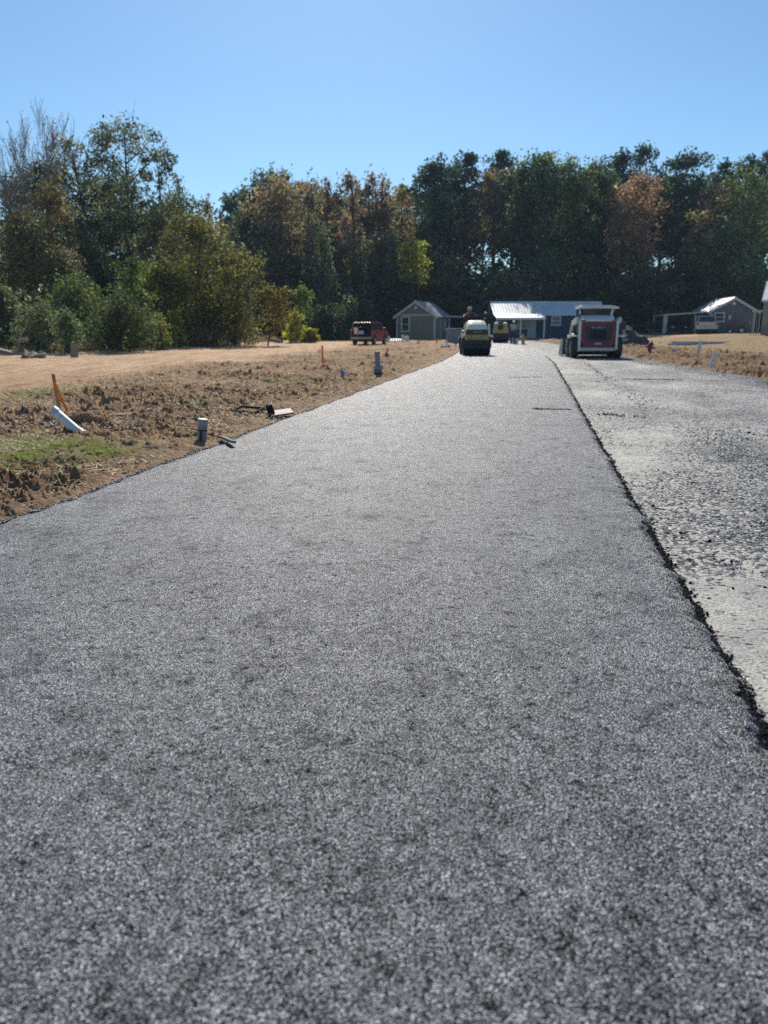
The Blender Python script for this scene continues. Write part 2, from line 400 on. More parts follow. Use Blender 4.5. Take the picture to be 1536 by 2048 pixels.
    F = np.stack([idx[:-1, :-1], idx[1:, :-1], idx[1:, 1:], idx[:-1, 1:]], -1).reshape(-1, 4)[:, ::-1]
    F = F[:, ::-1] if False else F
    core = ((sr > -2.8) & (sr < ge-.6) & (v > -8) & (v < 60)).ravel()
    F = F[~core[F].all(1)]
    V = np.stack([X, Y, Z], -1).reshape(-1, 3)
    at_ = dict(grassy=('POINT', grassy.ravel()), smooth_sand=('POINT', smo.ravel()), litter=('POINT', litter.ravel()), loam=('POINT', loam.ravel()))
    o = np_mesh('ground', V, F, M['ground'], at_, smooth=True)
    tag(o, kind='structure')
    return o
build_ground()
def stony_at(v, s):
    e = gravel_edge(v)
    a = .36+.34*ss(.95, 1.9, s)+.50*fbm(v*.8, s*1.6, .5, 4, 51)
    a = a+.75*np.exp(-(((v-4.9)/1.5)**2+((s-2.2)/.85)**2))
    a = a-.9*np.exp(-(((v-3.0)/.8)**2+((s-1.3)/.9)**2))
    a = a+.9*ss(-1.0, -.2, s-e)+.35*ss(26, 40, v)*ss(1.5, 2.5, s)*0
    return np.clip(a, 0.03, 1)
def strip_mesh(name, vv, sarr, zf, m, attrs=None, sj=None, kind='structure'):
    V_, S_ = np.meshgrid(vv, sarr, indexing='ij')
    S2 = S_+(sj(V_, S_) if sj else 0)
    Z = zf(V_, S_)
    X, Y = road_xy(V_, S2)
    idx = np.arange(X.size).reshape(X.shape)
    F = np.stack([idx[:-1, :-1], idx[:-1, 1:], idx[1:, 1:], idx[1:, :-1]], -1).reshape(-1, 4)
    at_ = {k: ('POINT', f(V_, S2).ravel()) for k, f in (attrs or {}).items()}
    o = np_mesh(name, np.stack([X, Y, Z], -1).reshape(-1, 3), F, m, at_, smooth=True)
    tag(o, kind=kind)
    return o
def logv(a, b, step, k):
    out = [a]
    while out[-1] < b: out.append(out[-1]+max(step, abs(out[-1])*k))
    return np.array(out)
vbase = np.concatenate([np.arange(-10, 1, 1.), logv(1., 95, .03, .006)])
strip_mesh('gravel_lane', vbase, np.concatenate([np.linspace(-3.62, -3.0, 12), np.linspace(-2, .5, 6), np.linspace(.6, 5.6, 170)]),
           lambda v, s: .010*fbm(v, s, 2.2, 4, 61)+.004*pn(v*22, s*22, 66)-.15*ss(-3.45, -3.62, s)-.0*v-.16*ss(0, .45, s-gravel_edge(v)), M['base'], dict(stony=stony_at))
# fresh asphalt mat, about 4 cm thick, ragged right edge
rng = np.random.RandomState(3)
def edge_j(v, s):
    e = .030*pn(v*1.7, v*0+.5, 71)+.030*pn(v*7, v*0+.5, 72)+.020*pn(v*26, v*0+.5, 73)
    el = .05*pn(v*1.1, v*0+.5, 75)+.03*pn(v*6, v*0+.5, 76)
    return e*ss(.50, .68, s)+el*ss(-2.9, -3.05, s)+rng.uniform(-1, 1, v.shape)*.004*(s > .62)
sA = np.concatenate([[-3.26, -3.22, -3.17, -3.12, -3.06, -2.98], np.linspace(-2.7, .4, 24), np.linspace(.5, .66, 8), [.680, .695, .708, .72, .731, .742, .755, .77, .79]])
def zA(v, s):
    z = .042+.004*pn(v*.6, s*.8, 77)-.045*ss(.665, .775, s)-.05*ss(-3.08, -3.24, s)-.02*ss(.775, .79, s)
    return z+rng.uniform(-1, 1, v.shape)*.0045*((s > .64) & (s < .78))+.006*pn(v*30, s*30, 78)*(s > .6)
vA = np.concatenate([np.arange(-9, .8, .4), logv(.8, 66.5, .009, .003)])
strip_mesh('asphalt_road', vA, sA, zA, M['asphalt'], None, edge_j)
# ------------------------------------------------------------------ scattered stones
ICO_V = None
def ico():
    t = (1+5**.5)/2
    v = np.array([(-1, t, 0), (1, t, 0), (-1, -t, 0), (1, -t, 0), (0, -1, t), (0, 1, t), (0, -1, -t), (0, 1, -t), (t, 0, -1), (t, 0, 1), (-t, 0, -1), (-t, 0, 1)], float)
    v /= np.linalg.norm(v[0])
    f = np.array([(0, 11, 5), (0, 5, 1), (0, 1, 7), (0, 7, 10), (0, 10, 11), (1, 5, 9), (5, 11, 4), (11, 10, 2), (10, 7, 6), (7, 1, 8), (3, 9, 4), (3, 4, 2), (3, 2, 6), (3, 6, 8), (3, 8, 9), (4, 9, 5), (2, 4, 11), (6, 2, 10), (8, 6, 7), (9, 8, 1)])
    return v, f
def stones(name, P, size, m, flat=.6, seed=0, label=None, cat=None, jit=.28, kind='stuff'):
    rs = np.random.RandomState(seed); n = len(P); V0, F0 = ico()
    V = V0[None]*(1+rs.uniform(-jit, jit, (n, 12, 1)))
    V = V*np.stack([rs.uniform(.7, 1.3, n), rs.uniform(.6, 1, n), rs.uniform(flat*.7, flat*1.3, n)], -1)[:, None]
    a = rs.uniform(0, 6.28, n); b = rs.normal(0, .35, n)
    ca, sa, cb, sb = np.cos(a)[:, None], np.sin(a)[:, None], np.cos(b)[:, None], np.sin(b)[:, None]
    x, y, z = V[..., 0], V[..., 1], V[..., 2]
    y, z = y*cb-z*sb, y*sb+z*cb
    x, y = x*ca-y*sa, x*sa+y*ca
    V = np.stack([x, y, z], -1)*size[:, None, None]+P[:, None]
    F = (F0[None]+(np.arange(n)*12)[:, None, None]).reshape(-1, 3)
    o = np_mesh(name, V.reshape(-1, 3), F, m)
    return tag(o, label, cat, kind=kind)
def gnd_z(x, y):   # approximate top of the modelled ground
    v, s = vs(x, y); return macro(x, y)+.05*ss(-3.2, -3.5, s-shift(v))
rs = np.random.RandomState(11)
def vlog(n, a, b): return a*np.exp(rs.uniform(0, 1, n)*math.log(b/a))
n = 9000; v = vlog(n, 1.0, 34); s = .735+np.abs(rs.normal(0, .018, n))+.03*pn(v*1.7, v*0+.5, 71)+.03*pn(v*7, v*0+.5, 72)-.01
x, y = road_xy(v, s); sz = rs.uniform(.003, .0085, n)*(1+.03*v)
stones('asphalt_crumbs', np.stack([x, y, sz*.5+.004*(s < .75)*3], -1), sz, M['crumb'], .8, 1, 'loose black asphalt crumbs along the ragged edge of the new asphalt', 'crumbs')
# scattered crumbs further out on the pale base and the two scrape lines
pts = []
for (u0, w0, u1, w1, k, spr) in [(1205, 829, 1275, 832, 60, .08), (1165, 722, 1218, 760, 120, .07), (1218, 760, 1300, 815, 60, .14), (1240, 758, 1362, 760, 160, .04), (1017, 759, 1082, 758, 110, .015),
                                (1070, 824, 1142, 825, 130, .010), (1068, 822, 1082, 825, 40, .03), (1395, 1240, 1420, 1290, 10, .15), (1250, 1000, 1536, 1100, 30, .5), (1440, 865, 1536, 870, 25, .2)]:
    for i in range(k):
        t = rs.uniform(); gx, gy = G(u0+(u1-u0)*t, w0+(w1-w0)*t)
        vv_, ss_ = vs(gx, gy); on = ss_-shift(vv_) < .72
        pts.append((gx+rs.normal(0, spr), gy+rs.normal(0, spr), .046 if on else .004, rs.uniform(.006, .016)*(1+gy*.02)*(.7 if on else 1)))
pts = np.array(pts)
stones('scattered_crumbs', pts[:, :3], pts[:, 3], M['crumb'], .6, 2, 'black asphalt crumbs and scrape lines dropped on the two lanes', 'crumbs')
n = 4200; v = vlog(n, 2.2, 50); s = -3.19-np.abs(rs.normal(0, .045, n))+.05*pn(v*1.1, v*0+.5, 75)
x, y = road_xy(v, s); sz = rs.uniform(.004, .014, n)*(1+.012*v)
stones('edge_gravel', np.stack([x, y, .008+sz*.3+.035*ss(-3.22, -3.45, s)], -1), sz, M['darkstone'], .55, 3, 'blue grey crushed stone lining the left edge of the asphalt', 'gravel')
n = 26000; v = rs.uniform(2.7, 10, n); s = rs.uniform(.85, 5, n); keep = rs.uniform(0, 1, n) < (stony_at(v, s)-.25)*.9; v, s = v[keep], s[keep]
n2 = 5000; v = np.concatenate([v, vlog(n2, 14, 45)]); s = np.concatenate([s, gravel_edge(v[-n2:])-.1-np.abs(rs.normal(0, .35, n2))+.15])
x, y = road_xy(v, s); sz = rs.uniform(.004, .010, len(v))*(1+.03*v)
stones('loose_gravel', np.stack([x, y, sz*.12], -1), sz, M['palestone'], .5, 4, 'loose grey stones showing through the dusty right lane', 'gravel')
def clods(n, v0, v1, s0, s1, sc, seed, name, label):
    v = vlog(n, v0, v1); s = s0+(s1-s0)*rs.uniform(0, 1, n)
    keep = pn(v*.9, s*.9, 81) > -.15+rs.uniform(-.3, .3, n); v, s = v[keep], s[keep]
    x, y = road_xy(v, s); sz = np.clip(np.exp(rs.normal(-3.9, .55, len(v)))*sc, .008, .10)
    stones(name, np.stack([x, y, gnd_z(x, y)+sz*.2], -1), sz, M['dirtclod'], .6, seed, label, 'dirt clods', .55)
clods(16000, 4.2, 34, -9.5, -3.25, .5, 5, 'dirt_clods', 'brown clods of turned earth strewn over the left verge')
clods(2500, 17, 46, 5.1, 9.5, .9, 6, 'dirt_clods', 'reddish brown clods strewn over the right verge')
def blades(name, P, h, w, m, seed, label, cat, lay=0.0, attrs=None):
    rs2 = np.random.RandomState(seed); n = len(P)
    a = rs2.uniform(0, 6.28, n); tilt = np.clip(rs2.normal(.35, .3, n)+lay, 0, 1.5); b = rs2.uniform(0, 6.28, n)
    d = np.stack([np.cos(a)*np.sin(tilt), np.sin(a)*np.sin(tilt), np.cos(tilt)], -1)
    side = np.stack([np.cos(b), np.sin(b), np.zeros(n)], -1)
    V = np.stack([P-side*w[:, None], P+side*w[:, None], P+d*h[:, None]+side*w[:, None]*.2, P+d*h[:, None]-side*w[:, None]*.2], 1)
    F = np.arange(n*4).reshape(n, 4)
    return tag(np_mesh(name, V.reshape(-1, 3), F, m), label, cat, kind='stuff')
n = 46000; v = vlog(n, 4.2, 34); s = rs.uniform(-9.5, -3.3, n); keep = pn(v*.6, s*.6, 91) > -.2; v, s = v[keep], s[keep]
x, y = road_xy(v, s)
blades('straw', np.stack([x, y, gnd_z(x, y)+.022], -1), rs.uniform(.03, .11, len(v)), rs.uniform(.0016, .0042, len(v))*(1+.07*v), M['straw'], 7, 'dry straw lying over the churned verge on the left', 'straw', 1.15)
n = 26000; s = -4.9+rs.normal(0, .8, n); v = 6.45+rs.normal(0, .42, n); s[:3500] = -8.7+rs.normal(0, .6, 3500); v[:3500] = 12.5+rs.normal(0, 1, 3500)
s[3500:6000] = -5.3+rs.normal(0, .4, 2500); v[3500:6000] = 16.5+rs.normal(0, .8, 2500)
keep = (pn(v*2.1, s*2.1, 93) > -.12) & (s < -3.7); v, s = v[keep], s[keep]; x, y = road_xy(v, s)
blades('grass', np.stack([x, y, gnd_z(x, y)-.01], -1), rs.uniform(.02, .06, len(v)), rs.uniform(.0015, .003, len(v)), M['grass'], 8, 'short green grass growing in patches on the left verge', 'grass', .1)
# right lawn and the dry grass under the left trees
n = 14000; x = rs.uniform(12, 36, n); y = rs.uniform(32, 64, n); vv_, s = vs(x, y); keep = (s-shift(vv_) > 9) & (pn(x*.3, y*.3, 9) > -.35); x, y = x[keep], y[keep]
blades('lawn_grass', np.stack([x, y, gnd_z(x, y)-.01], -1), rs.uniform(.03, .08, len(x)), rs.uniform(.008, .014, len(x)), grass_mat('yellowish lawn grass', (.30, .27, .12)), 9, 'thin yellowish lawn on the right beyond the red dirt', 'grass', .2)
n = 34000; v = rs.uniform(16, 62, n); s = -20.9-np.abs(rs.normal(0, .9, n)); x = v*SA+s*CA; y = v*CA-s*SA
keep = pn(v*.4, s*.4, 95) > -.15; x, y = x[keep], y[keep]
blades('dry_grass', np.stack([x, y, gnd_z(x, y)-.02], -1), rs.uniform(.15, .6, len(x))*(.5+.5*(pn(x, y, 3)+1)), rs.uniform(.006, .014, len(x)), grass_mat('tall dry grass', (.34, .27, .15)), 10, 'tall dry grass along the foot of the left trees', 'grass', 0)
# ================================================================== TREES
def leaf_mesh(P, size, rs, tint, hue, m, name, parent, elong=1.6):
    n = len(P)
    d = rs.normal(0, 1, (n, 3)); d /= np.linalg.norm(d, axis=1)[:, None]
    q = rs.normal(0, 1, (n, 3)); q -= (q*d).sum(1)[:, None]*d; q /= np.linalg.norm(q, axis=1)[:, None]
    sz = (size*rs.uniform(.55, 1.35, n))[:, None]
    a = d*sz*.5*elong; b = q*sz*.5
    c = np.cross(d, q)*sz*.14
    V = np.stack([P-a, P+b*rs.uniform(.6, 1, (n, 1))+c, P+a, P-b*rs.uniform(.6, 1, (n, 1))+c], 1).reshape(-1, 3)
    F = np.arange(n*4).reshape(n, 4)
    return np_mesh(name, V, F, m, dict(tint=('FACE', tint), hue=('FACE', hue)), parent=parent)
def envelope(kind, t, rs, n):
    if kind == 'oak': return np.sqrt(np.clip(1-((t-.45)/.60)**2, 0, 1))
    if kind == 'pine': return np.clip(.35+.75*np.sin(np.pi*np.clip(t*.9+.12, 0, 1)), 0, 1)*np.where(t > .92, .7, 1)
    if kind == 'spire': return np.clip(1.05-t, 0, 1)**.55
    if kind == 'bush': return np.sqrt(np.clip(1-t*t*.92, 0, 1))
    if kind == 'sparse': return np.sqrt(np.clip(1-((t-.5)/.56)**2, 0, 1))
    if kind == 'cone': return np.clip(1.02-t, 0, 1)**.8
    return np.ones(n)
KP = dict(  # crown base, clumps, clump radius (of half width), density, vertical stretch
    oak=(.12, 64, .34, 1.1, .9), pine=(.50, 60, .33, 1.25, .75), spire=(.10, 60, .26, .8, 2.0), bush=(.0, 34, .34, 1.15, .9),
    sparse=(.25, 60, .20, .50, 1.0), cone=(.05, 44, .24, 1.0, 1.1))
TN = 0
def tree(kind, px, topy, Y, wpx, color, label, cat='tree', name='tree', group=None, cb=None, dens=1.0, lean=0.0, zb=None, leaf=None, seed=None, clr=None, stretch=None, bark='bark', nclump=None):
    global TN
    TN += 1; seed = TN*13+5 if seed is None else seed
    rs = np.random.RandomState(seed)
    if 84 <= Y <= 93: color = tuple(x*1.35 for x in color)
    if color[0] > color[1]*1.2:
        mn = sum(color)/3; color = (color[0]*.8+mn*.2, color[1]*.92+mn*.11, color[2]*.8+mn*.16)
    top = at(px, topy, Y); zb = gz(top.x, Y) if zb is None else zb
    Hh = top.z-zb; W = wpx*(1.45 if kind == 'pine' else 1.25 if Y > 80 else 1.1)/(1562/Y)/2
    b0, nc, cr, de, vst = KP[kind]
    if cb is not None: b0 = cb
    if clr: cr = clr
    if stretch: vst = stretch
    if nclump: nc = nclump
    rt = root(name, (top.x, Y, zb), rs.uniform(-.2, .2), label, cat, group)
    # clump centres
    cr_m = cr*W
    t = rs.uniform(0, 1, nc)**(.85 if kind != 'bush' else 1.0)
    e = envelope(kind, t, rs, nc)
    ang = rs.uniform(0, 2*np.pi, nc); rr = np.sqrt(rs.uniform(.02, 1, nc))*e*np.maximum(W-cr_m*.8, W*.3)
    ch = Hh*(1-b0)
    cz = Hh*b0+t*(ch-cr_m*vst*.9)+.25*cr_m
    cx = rr*np.cos(ang)+lean*W*(cz/Hh); cy = rr*np.sin(ang)*.85
    # the leading shoots
    crs = cr_m*rs.uniform(.65, 1.25, nc)
    for q in range(3): cx[q], cy[q], cz[q] = lean*W+(0, -1, 1)[q]*W*rs.uniform(.25, .6), (0, 1, -1)[q]*.3*W, Hh-crs[q]*vst*.95-(.07*Hh*rs.uniform(.2, 1) if q else 0)
    if kind == 'spire': crs *= np.where(t > .75, .6, 1)
    ls = (leaf if leaf else .0026*Y)
    area = 2*W*ch*(.8 if kind != 'spire' else .6)
    N = int(min(48000, max(1500, area/(ls*ls)*3.6*de*dens)))
    w = crs**2; w /= w.sum(); k = rs.choice(nc, N, p=w)
    d = rs.normal(0, 1, (N, 3)); d /= np.linalg.norm(d, axis=1)[:, None]
    rad = rs.uniform(0, 1, N)**.45*(1+.25*rs.normal(0, 1, N)*.5)
    off = d*rad[:, None]*crs[k][:, None]; off[:, 2] *= vst
    # twiggy break-up: push leaves into sub-tufts
    tuft = rs.normal(0, 1, (nc, 9, 3))*.55; tk = rs.randint(0, 9, N)
    off = off*.62+tuft[k, tk]*crs[k][:, None]*np.array([.62, .62, .62*vst])
    P = np.stack([cx[k], cy[k], cz[k]], -1)+off
    P[:, 2] = np.maximum(P[:, 2], .05+.3*rs.uniform(0, 1, N)*Hh*.05)
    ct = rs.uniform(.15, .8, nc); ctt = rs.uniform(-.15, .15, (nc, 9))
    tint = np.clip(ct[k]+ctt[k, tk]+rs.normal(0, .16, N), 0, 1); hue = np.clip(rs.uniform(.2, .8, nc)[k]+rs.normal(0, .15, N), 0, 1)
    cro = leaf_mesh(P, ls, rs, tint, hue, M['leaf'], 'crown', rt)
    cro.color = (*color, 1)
    # trunk and limbs
    mb = MB(); r0 = max(.05, Hh*(.014 if kind != 'bush' else .006)); nseg = 7
    if kind != 'bush':
        htop = Hh*.93; bend = rs.normal(0, .02, 2)*Hh
        cp = [Vector((bend[0]*math.sin(i/nseg*2.6)+lean*W*(i/nseg), bend[1]*math.sin(i/nseg*2.2), htop*i/nseg-.1)) for i in range(nseg+1)]
        mb.tube(cp, [r0*(1.25 if i == 0 else 1)*(1-.82*i/nseg) for i in range(nseg+1)], 7)
        order = rs.permutation(nc)[:min(nc, 30 if kind in ('sparse', 'spire') else 18)]
        for i in order:
            c = Vector((cx[i], cy[i], cz[i])); hz = max(Hh*.12, c.z-.35*Vector((c.x-lean*W*c.z/Hh, c.y, 0)).length-.08*Hh)
            hz = min(hz, htop*.97); f = hz/htop*nseg; j = min(int(f), nseg-1); q = cp[j].lerp(cp[j+1], f-j)
            mid = q.lerp(c, .5)+Vector((0, 0, -.04*Hh*rs.uniform(0, 1)))
            rb = r0*.38*(1-.7*hz/Hh)+.01
            mb.tube([q, mid, c], [rb, rb*.7, rb*.25], 4, cap=False)
            if kind in ('sparse', 'spire'):
                for _ in range(3):
                    e2 = c+Vector(rs.normal(0, .8, 3))*crs[i]*.9+Vector((0, 0, crs[i]*vst*.5)); mb.tube([mid.lerp(c, .6), e2], [rb*.4, rb*.12], 3, cap=False)
    else:
        for i in range(7):
            c = Vector((cx[i], cy[i], cz[i])); mb.tube([(c.x*.15, c.y*.15, -.05), (c.x*.6, c.y*.6, c.z*.5), tuple(c)], [r0, r0*.7, r0*.3], 4, cap=False)
    mb.build('trunk' if kind != 'bush' else 'stem', M[bark], rt, fix=False)
    return rt
DG = (.040, .056, .034); PN = (.026, .046, .040); GR = (.055, .075, .038); OL = (.10, .092, .042); BR = (.13, .090, .055); RB = (.15, .088, .062); TN_ = (.15, .105, .05); YG = (.20, .21, .035); GG = (.062, .082, .032); SG = (.095, .105, .062); GY = (.075, .085, .055)
def bare_tree(px, topy, Y, wpx, label):
    rs = random.Random(4); top = at(px, topy, Y); zb = gz(top.x, Y); Hh = top.z-zb
    rt = root('bare_tree', (top.x, Y, zb), 0, label, 'tree'); mb = MB(); tips = []
    W = wpx/(1562/Y)/2
    def grow(p, d, L, r, dep):
        q = p; pts = [p]; rad = [r]
        for i in range(4):
            d = (d+Vector((rs.gauss(0, .12), rs.gauss(0, .12), rs.gauss(.03, .06)))).normalized(); q = q+d*L/4; pts.append(q); rad.append(max(.022, r*(1-.13*(i+1))))
            if dep < 4 and i >= 1 and (dep > 0 or i >= 2):
                for _ in range(2 if dep < 4 else 3):
                    a = rs.uniform(0, 6.28); k = rs.uniform(.45, .85)
                    e = (d+Vector((math.cos(a)*k, math.sin(a)*k, rs.uniform(.0, .4)))).normalized()
                    grow(q, e, L*rs.uniform(.5, .72), rad[-1]*.55, dep+1)
        mb.tube(pts, rad, 6 if dep < 2 else 3, cap=False)
        if dep >= 3: tips.extend(pts[2:])
    grow(Vector((0, 0, -.1)), Vector((.02, 0, 1)), Hh*.52, .30, 0)
    mx = max(q[2] for q in mb.v); k = Hh/mx; kx = W/sorted(abs(q[0]) for q in mb.v)[int(len(mb.v)*.97)]
    mb.v = [(q[0]*kx, q[1]*kx, q[2]*k) for q in mb.v]; tips = [Vector((t.x*kx, t.y*kx, t.z*k)) for t in tips]
    mb.build('trunk', M['palebark'], rt, fix=False)
    nr = np.random.RandomState(5); idx = nr.choice(len(tips), 3600); P = np.array([tuple(tips[i]) for i in idx])+nr.normal(0, .16, (3600, 3))
    P = P[P[:, 2] < Hh*.97][:450]
    c = leaf_mesh(P, .10, nr, nr.uniform(.2, 1, len(P)), nr.uniform(0, 1, len(P)), M['leaf'], 'crown', rt); c.color = (.15, .085, .045, 1)
T = tree
# --- left edge group, nearest the road
bare_tree(6, 176, 50, 210, 'nearly bare pale tree rising highest at the left edge of the wood')
T('pine', 82, 322, 62, 150, PN, 'dark pine top showing just right of the nearly bare tree', 'pine tree', 'pine_tree', cb=.45)
T('oak', 20, 352, 66, 120, DG, 'dark green tree behind the trunk of the nearly bare tree', cb=.1)
T('sparse', 250, 236, 58, 190, GY, 'tallest airy grey green tree of the left group with see-through top', name='tall_tree', cb=.30, dens=1.25, nclump=80)
T('sparse', 168, 262, 57, 150, (0.100, 0.100, 0.055), 'thin leafy top just left of the tallest grey green tree', name='tall_tree', cb=.45, dens=.8, lean=-.4)
T('sparse', 312, 300, 60, 120, GY, 'airy tree making the right shoulder of the left group', name='tall_tree', cb=.3, dens=1.1)
T('oak', 215, 345, 64, 230, DG, 'dark green mass under the tallest grey green tree', cb=.05, dens=1.1)
T('oak', 352, 385, 66, 150, (0.040, 0.055, 0.026), 'dark tree sloping down toward the gap of sky', cb=.05)
T('spire', 412, 385, 72, 70, RB, 'thin reddish tree top standing in the gap of sky', name='slender_tree', dens=.8)
T('spire', 442, 428, 76, 50, BR, 'small brownish tree top at the bottom of the sky gap', name='slender_tree', dens=.8)
T('oak', 92, 372, 47, 125, (0.128, 0.095, 0.055), 'rusty brown leafed tree at the left edge', name='autumn_tree', cb=.2, dens=.9)
T('oak', 35, 425, 44, 150, OL, 'olive brown tree below and left of the rusty brown one', name='autumn_tree', cb=.05, dens=.9)
T('oak', 120, 490, 44, 110, (0.137, 0.108, 0.070), 'tan leafed small tree under the rusty brown one', name='autumn_tree', cb=.1, dens=.9)
T('oak', 385, 425, 52, 190, (0.098, 0.094, 0.036), 'broad golden olive tree in front of the sky gap', name='autumn_tree', cb=.08, lean=.1)
T('oak', 460, 495, 50, 150, (0.095, 0.092, 0.034), 'right flank of the golden olive growth, sloping to the ground', name='autumn_tree', cb=.05, lean=.2)
T('oak', 530, 572, 50, 90, (0.105, 0.092, 0.032), 'low leaning golden bush reaching right over the dark gap', name='autumn_tree', cb=.25, lean=.5)
T('oak', 330, 520, 47, 150, (0.070, 0.075, 0.022), 'dark olive tree between green bush and golden tree', name='small_tree', cb=.0)
T('cone', 262, 512, 41, 120, (.065, .09, .030), 'bright green bushy tree with ragged pointed top', name='small_tree', cb=.05)
T('bush', 150, 545, 40, 190, GG, 'wide green shrub left of the pointed green tree', 'shrub', 'shrub', stretch=1.2)
T('bush', 60, 590, 36, 170, SG, 'silvery green feathery shrub at the far left', 'shrub', 'shrub', stretch=1.5)
T('bush', 0, 560, 38, 120, SG, 'silvery green shrub cut by the left edge of the photo', 'shrub', 'shrub', stretch=1.4)
T('bush', 128, 618, 34, 80, (0.090, 0.115, 0.070), 'low silvery shrub at the foot of the wide green shrub', 'shrub', 'shrub', stretch=1.5)
T('bush', 235, 585, 37, 190, (.048, .062, .030), 'dark green shrub under the pointed green tree', 'shrub', 'shrub')
T('bush', 348, 618, 44, 46, (0.140, 0.150, 0.035), 'slim yellow green sapling beside the dark shrubs', 'shrub', 'sapling', stretch=1.8)
T('bush', 316, 640, 41, 70, (0.130, 0.130, 0.035), 'low yellow green shrub left of the slim sapling', 'shrub', 'shrub')
T('bush', 415, 585, 52, 110, SG, 'grey green shrub beneath the golden olive tree', 'shrub', 'shrub', dens=.9)
T('bush', 470, 615, 52, 110, (0.085, 0.085, 0.060), 'dull grey shrub near the right end of the left field', 'shrub', 'shrub', dens=.8)
T('bush', 410, 650, 47, 130, (0.090, 0.066, 0.049), 'low brown brush along the field edge', 'shrub', 'shrub', dens=.8)
T('bush', 605, 566, 66, 56, (0.085, 0.115, 0.030), 'green shrub behind the bright yellow green one', 'shrub', 'shrub', stretch=1.6)
T('cone', 590, 622, 60, 62, YG, 'bright yellow green sapling glowing at the field corner', 'shrub', 'sapling', cb=.0, dens=1.1)
T('bush', 620, 655, 60, 34, (0.170, 0.170, 0.035), 'little yellow green shrub right of the glowing sapling', 'shrub', 'shrub')
# --- middle of the wood
T('oak', 528, 333, 95, 130, DG, 'dark round topped tree right of the sky gap', cb=.1)
T('oak', 560, 352, 88, 130, (0.116, 0.081, 0.053), 'rusty brown tree in front of the round topped one', name='autumn_tree', cb=.25, dens=.8)
T('spire', 480, 420, 92, 80, DG, 'dark narrow tree at the right side of the sky gap', name='slender_tree', cb=.0)
T('spire', 618, 345, 92, 74, (0.109, 0.085, 0.060), 'slender tree with thin twiggy top, first of the spiky row', name='slender_tree')
T('spire', 655, 338, 96, 70, (0.133, 0.083, 0.059), 'slender reddish tree, second of the spiky row', name='slender_tree')
T('spire', 698, 328, 93, 78, (0.141, 0.089, 0.065), 'slender reddish tree, tallest of the spiky row', name='slender_tree')
T('spire', 738, 333, 96, 72, (0.137, 0.084, 0.063), 'slender brown tree right of the tallest spiky one', name='slender_tree')
T('spire', 768, 338, 92, 66, (0.133, 0.088, 0.063), 'slender brown tree near the right end of the spiky row', name='slender_tree')
T('spire', 805, 362, 88, 74, (0.142, 0.100, 0.062), 'golden brown slender tree left of the dark pines', name='slender_tree')
T('spire', 640, 430, 84, 90, GY, 'grey green lower tree under the spiky row', name='slender_tree', cb=.0, dens=1.1)
T('spire', 722, 440, 84, 100, (0.070, 0.070, 0.045), 'dull olive lower tree under the tallest spiky one', name='slender_tree', cb=.0, dens=1.1)
T('oak', 825, 476, 82, 66, (0.150, 0.160, 0.035), 'yellow green crown over the green cabin', name='small_tree', cb=.55)
T('oak', 770, 460, 86, 80, (0.075, 0.075, 0.045), 'olive crown left of the yellow green one', name='small_tree', cb=.1)
# --- pines and oaks on the right
T('pine', 868, 316, 100, 86, PN, 'leftmost of the dark pines, beside the golden brown tree', 'pine tree', 'pine_tree', cb=.30)
T('pine', 938, 302, 106, 64, PN, 'dark pine above the road roller', 'pine tree', 'pine_tree', cb=.55)
T('pine', 1004, 298, 106, 66, PN, 'dark pine above the left end of the blue house', 'pine tree', 'pine_tree', cb=.5)
T('pine', 902, 335, 105, 56, PN, 'lower dark pine between the two leftmost tall pines', 'pine tree', 'pine_tree', cb=.35)
T('spire', 925, 400, 103, 50, BR, 'thin brown tree before the dark pines', name='slender_tree', cb=.25, dens=.7)
T('oak', 985, 340, 102, 80, (0.133, 0.091, 0.056), 'rusty brown crown left of the big green tree', name='autumn_tree', cb=.45, dens=.8)
T('oak', 1092, 300, 92, 120, (0.050, 0.068, 0.034), 'tallest crown of the big green trees over the blue house', name='oak_tree', cb=.22)
T('oak', 1056, 325, 94, 84, (0.055, 0.068, 0.034), 'green crown on the left side of the tallest green tree', name='oak_tree', cb=.25)
T('oak', 1150, 312, 92, 100, (0.050, 0.065, 0.034), 'green crown on the right side of the tallest green tree', name='oak_tree', cb=.22)
T('oak', 1195, 322, 95, 80, (0.042, 0.060, 0.034), 'green crown over the white loader', name='oak_tree', cb=.28)
T('pine', 1240, 300, 106, 70, PN, 'dark pine left of the highest pine', 'pine tree', 'pine_tree', cb=.55)
T('pine', 1292, 290, 104, 64, PN, 'highest pine, above the red brown tree', 'pine tree', 'pine_tree', cb=.55, dens=.8)
T('oak', 1282, 342, 90, 104, (0.165, 0.092, 0.068), 'red brown tree standing out between the dark pines', name='autumn_tree', cb=.42, dens=.9)
T('oak', 1250, 395, 89, 66, (0.151, 0.106, 0.068), 'tan crown on the left of the red brown tree', name='autumn_tree', cb=.5, dens=.75)
T('pine', 1375, 298, 98, 92, PN, 'broad dark pine with the thickest trunk right of the red brown tree', 'pine tree', 'pine_tree', cb=.42, dens=1.1)
T('pine', 1450, 318, 104, 52, PN, 'small pine top in the notch near the right edge', 'pine tree', 'pine_tree', cb=.55)
T('pine', 1500, 306, 104, 60, PN, 'pine just left of the right edge of the photo', 'pine tree', 'pine_tree', cb=.5)
T('pine', 1545, 302, 102, 60, PN, 'pine cut by the right edge of the photo', 'pine tree', 'pine_tree', cb=.5)
T('oak', 1432, 368, 92, 64, (0.148, 0.085, 0.061), 'small red brown crown left of the last big green tree', name='autumn_tree', cb=.45, dens=.8)
T('oak', 1405, 415, 88, 74, (0.110, 0.090, 0.045), 'tan green crown over the carport', name='autumn_tree', cb=.4, dens=.7)
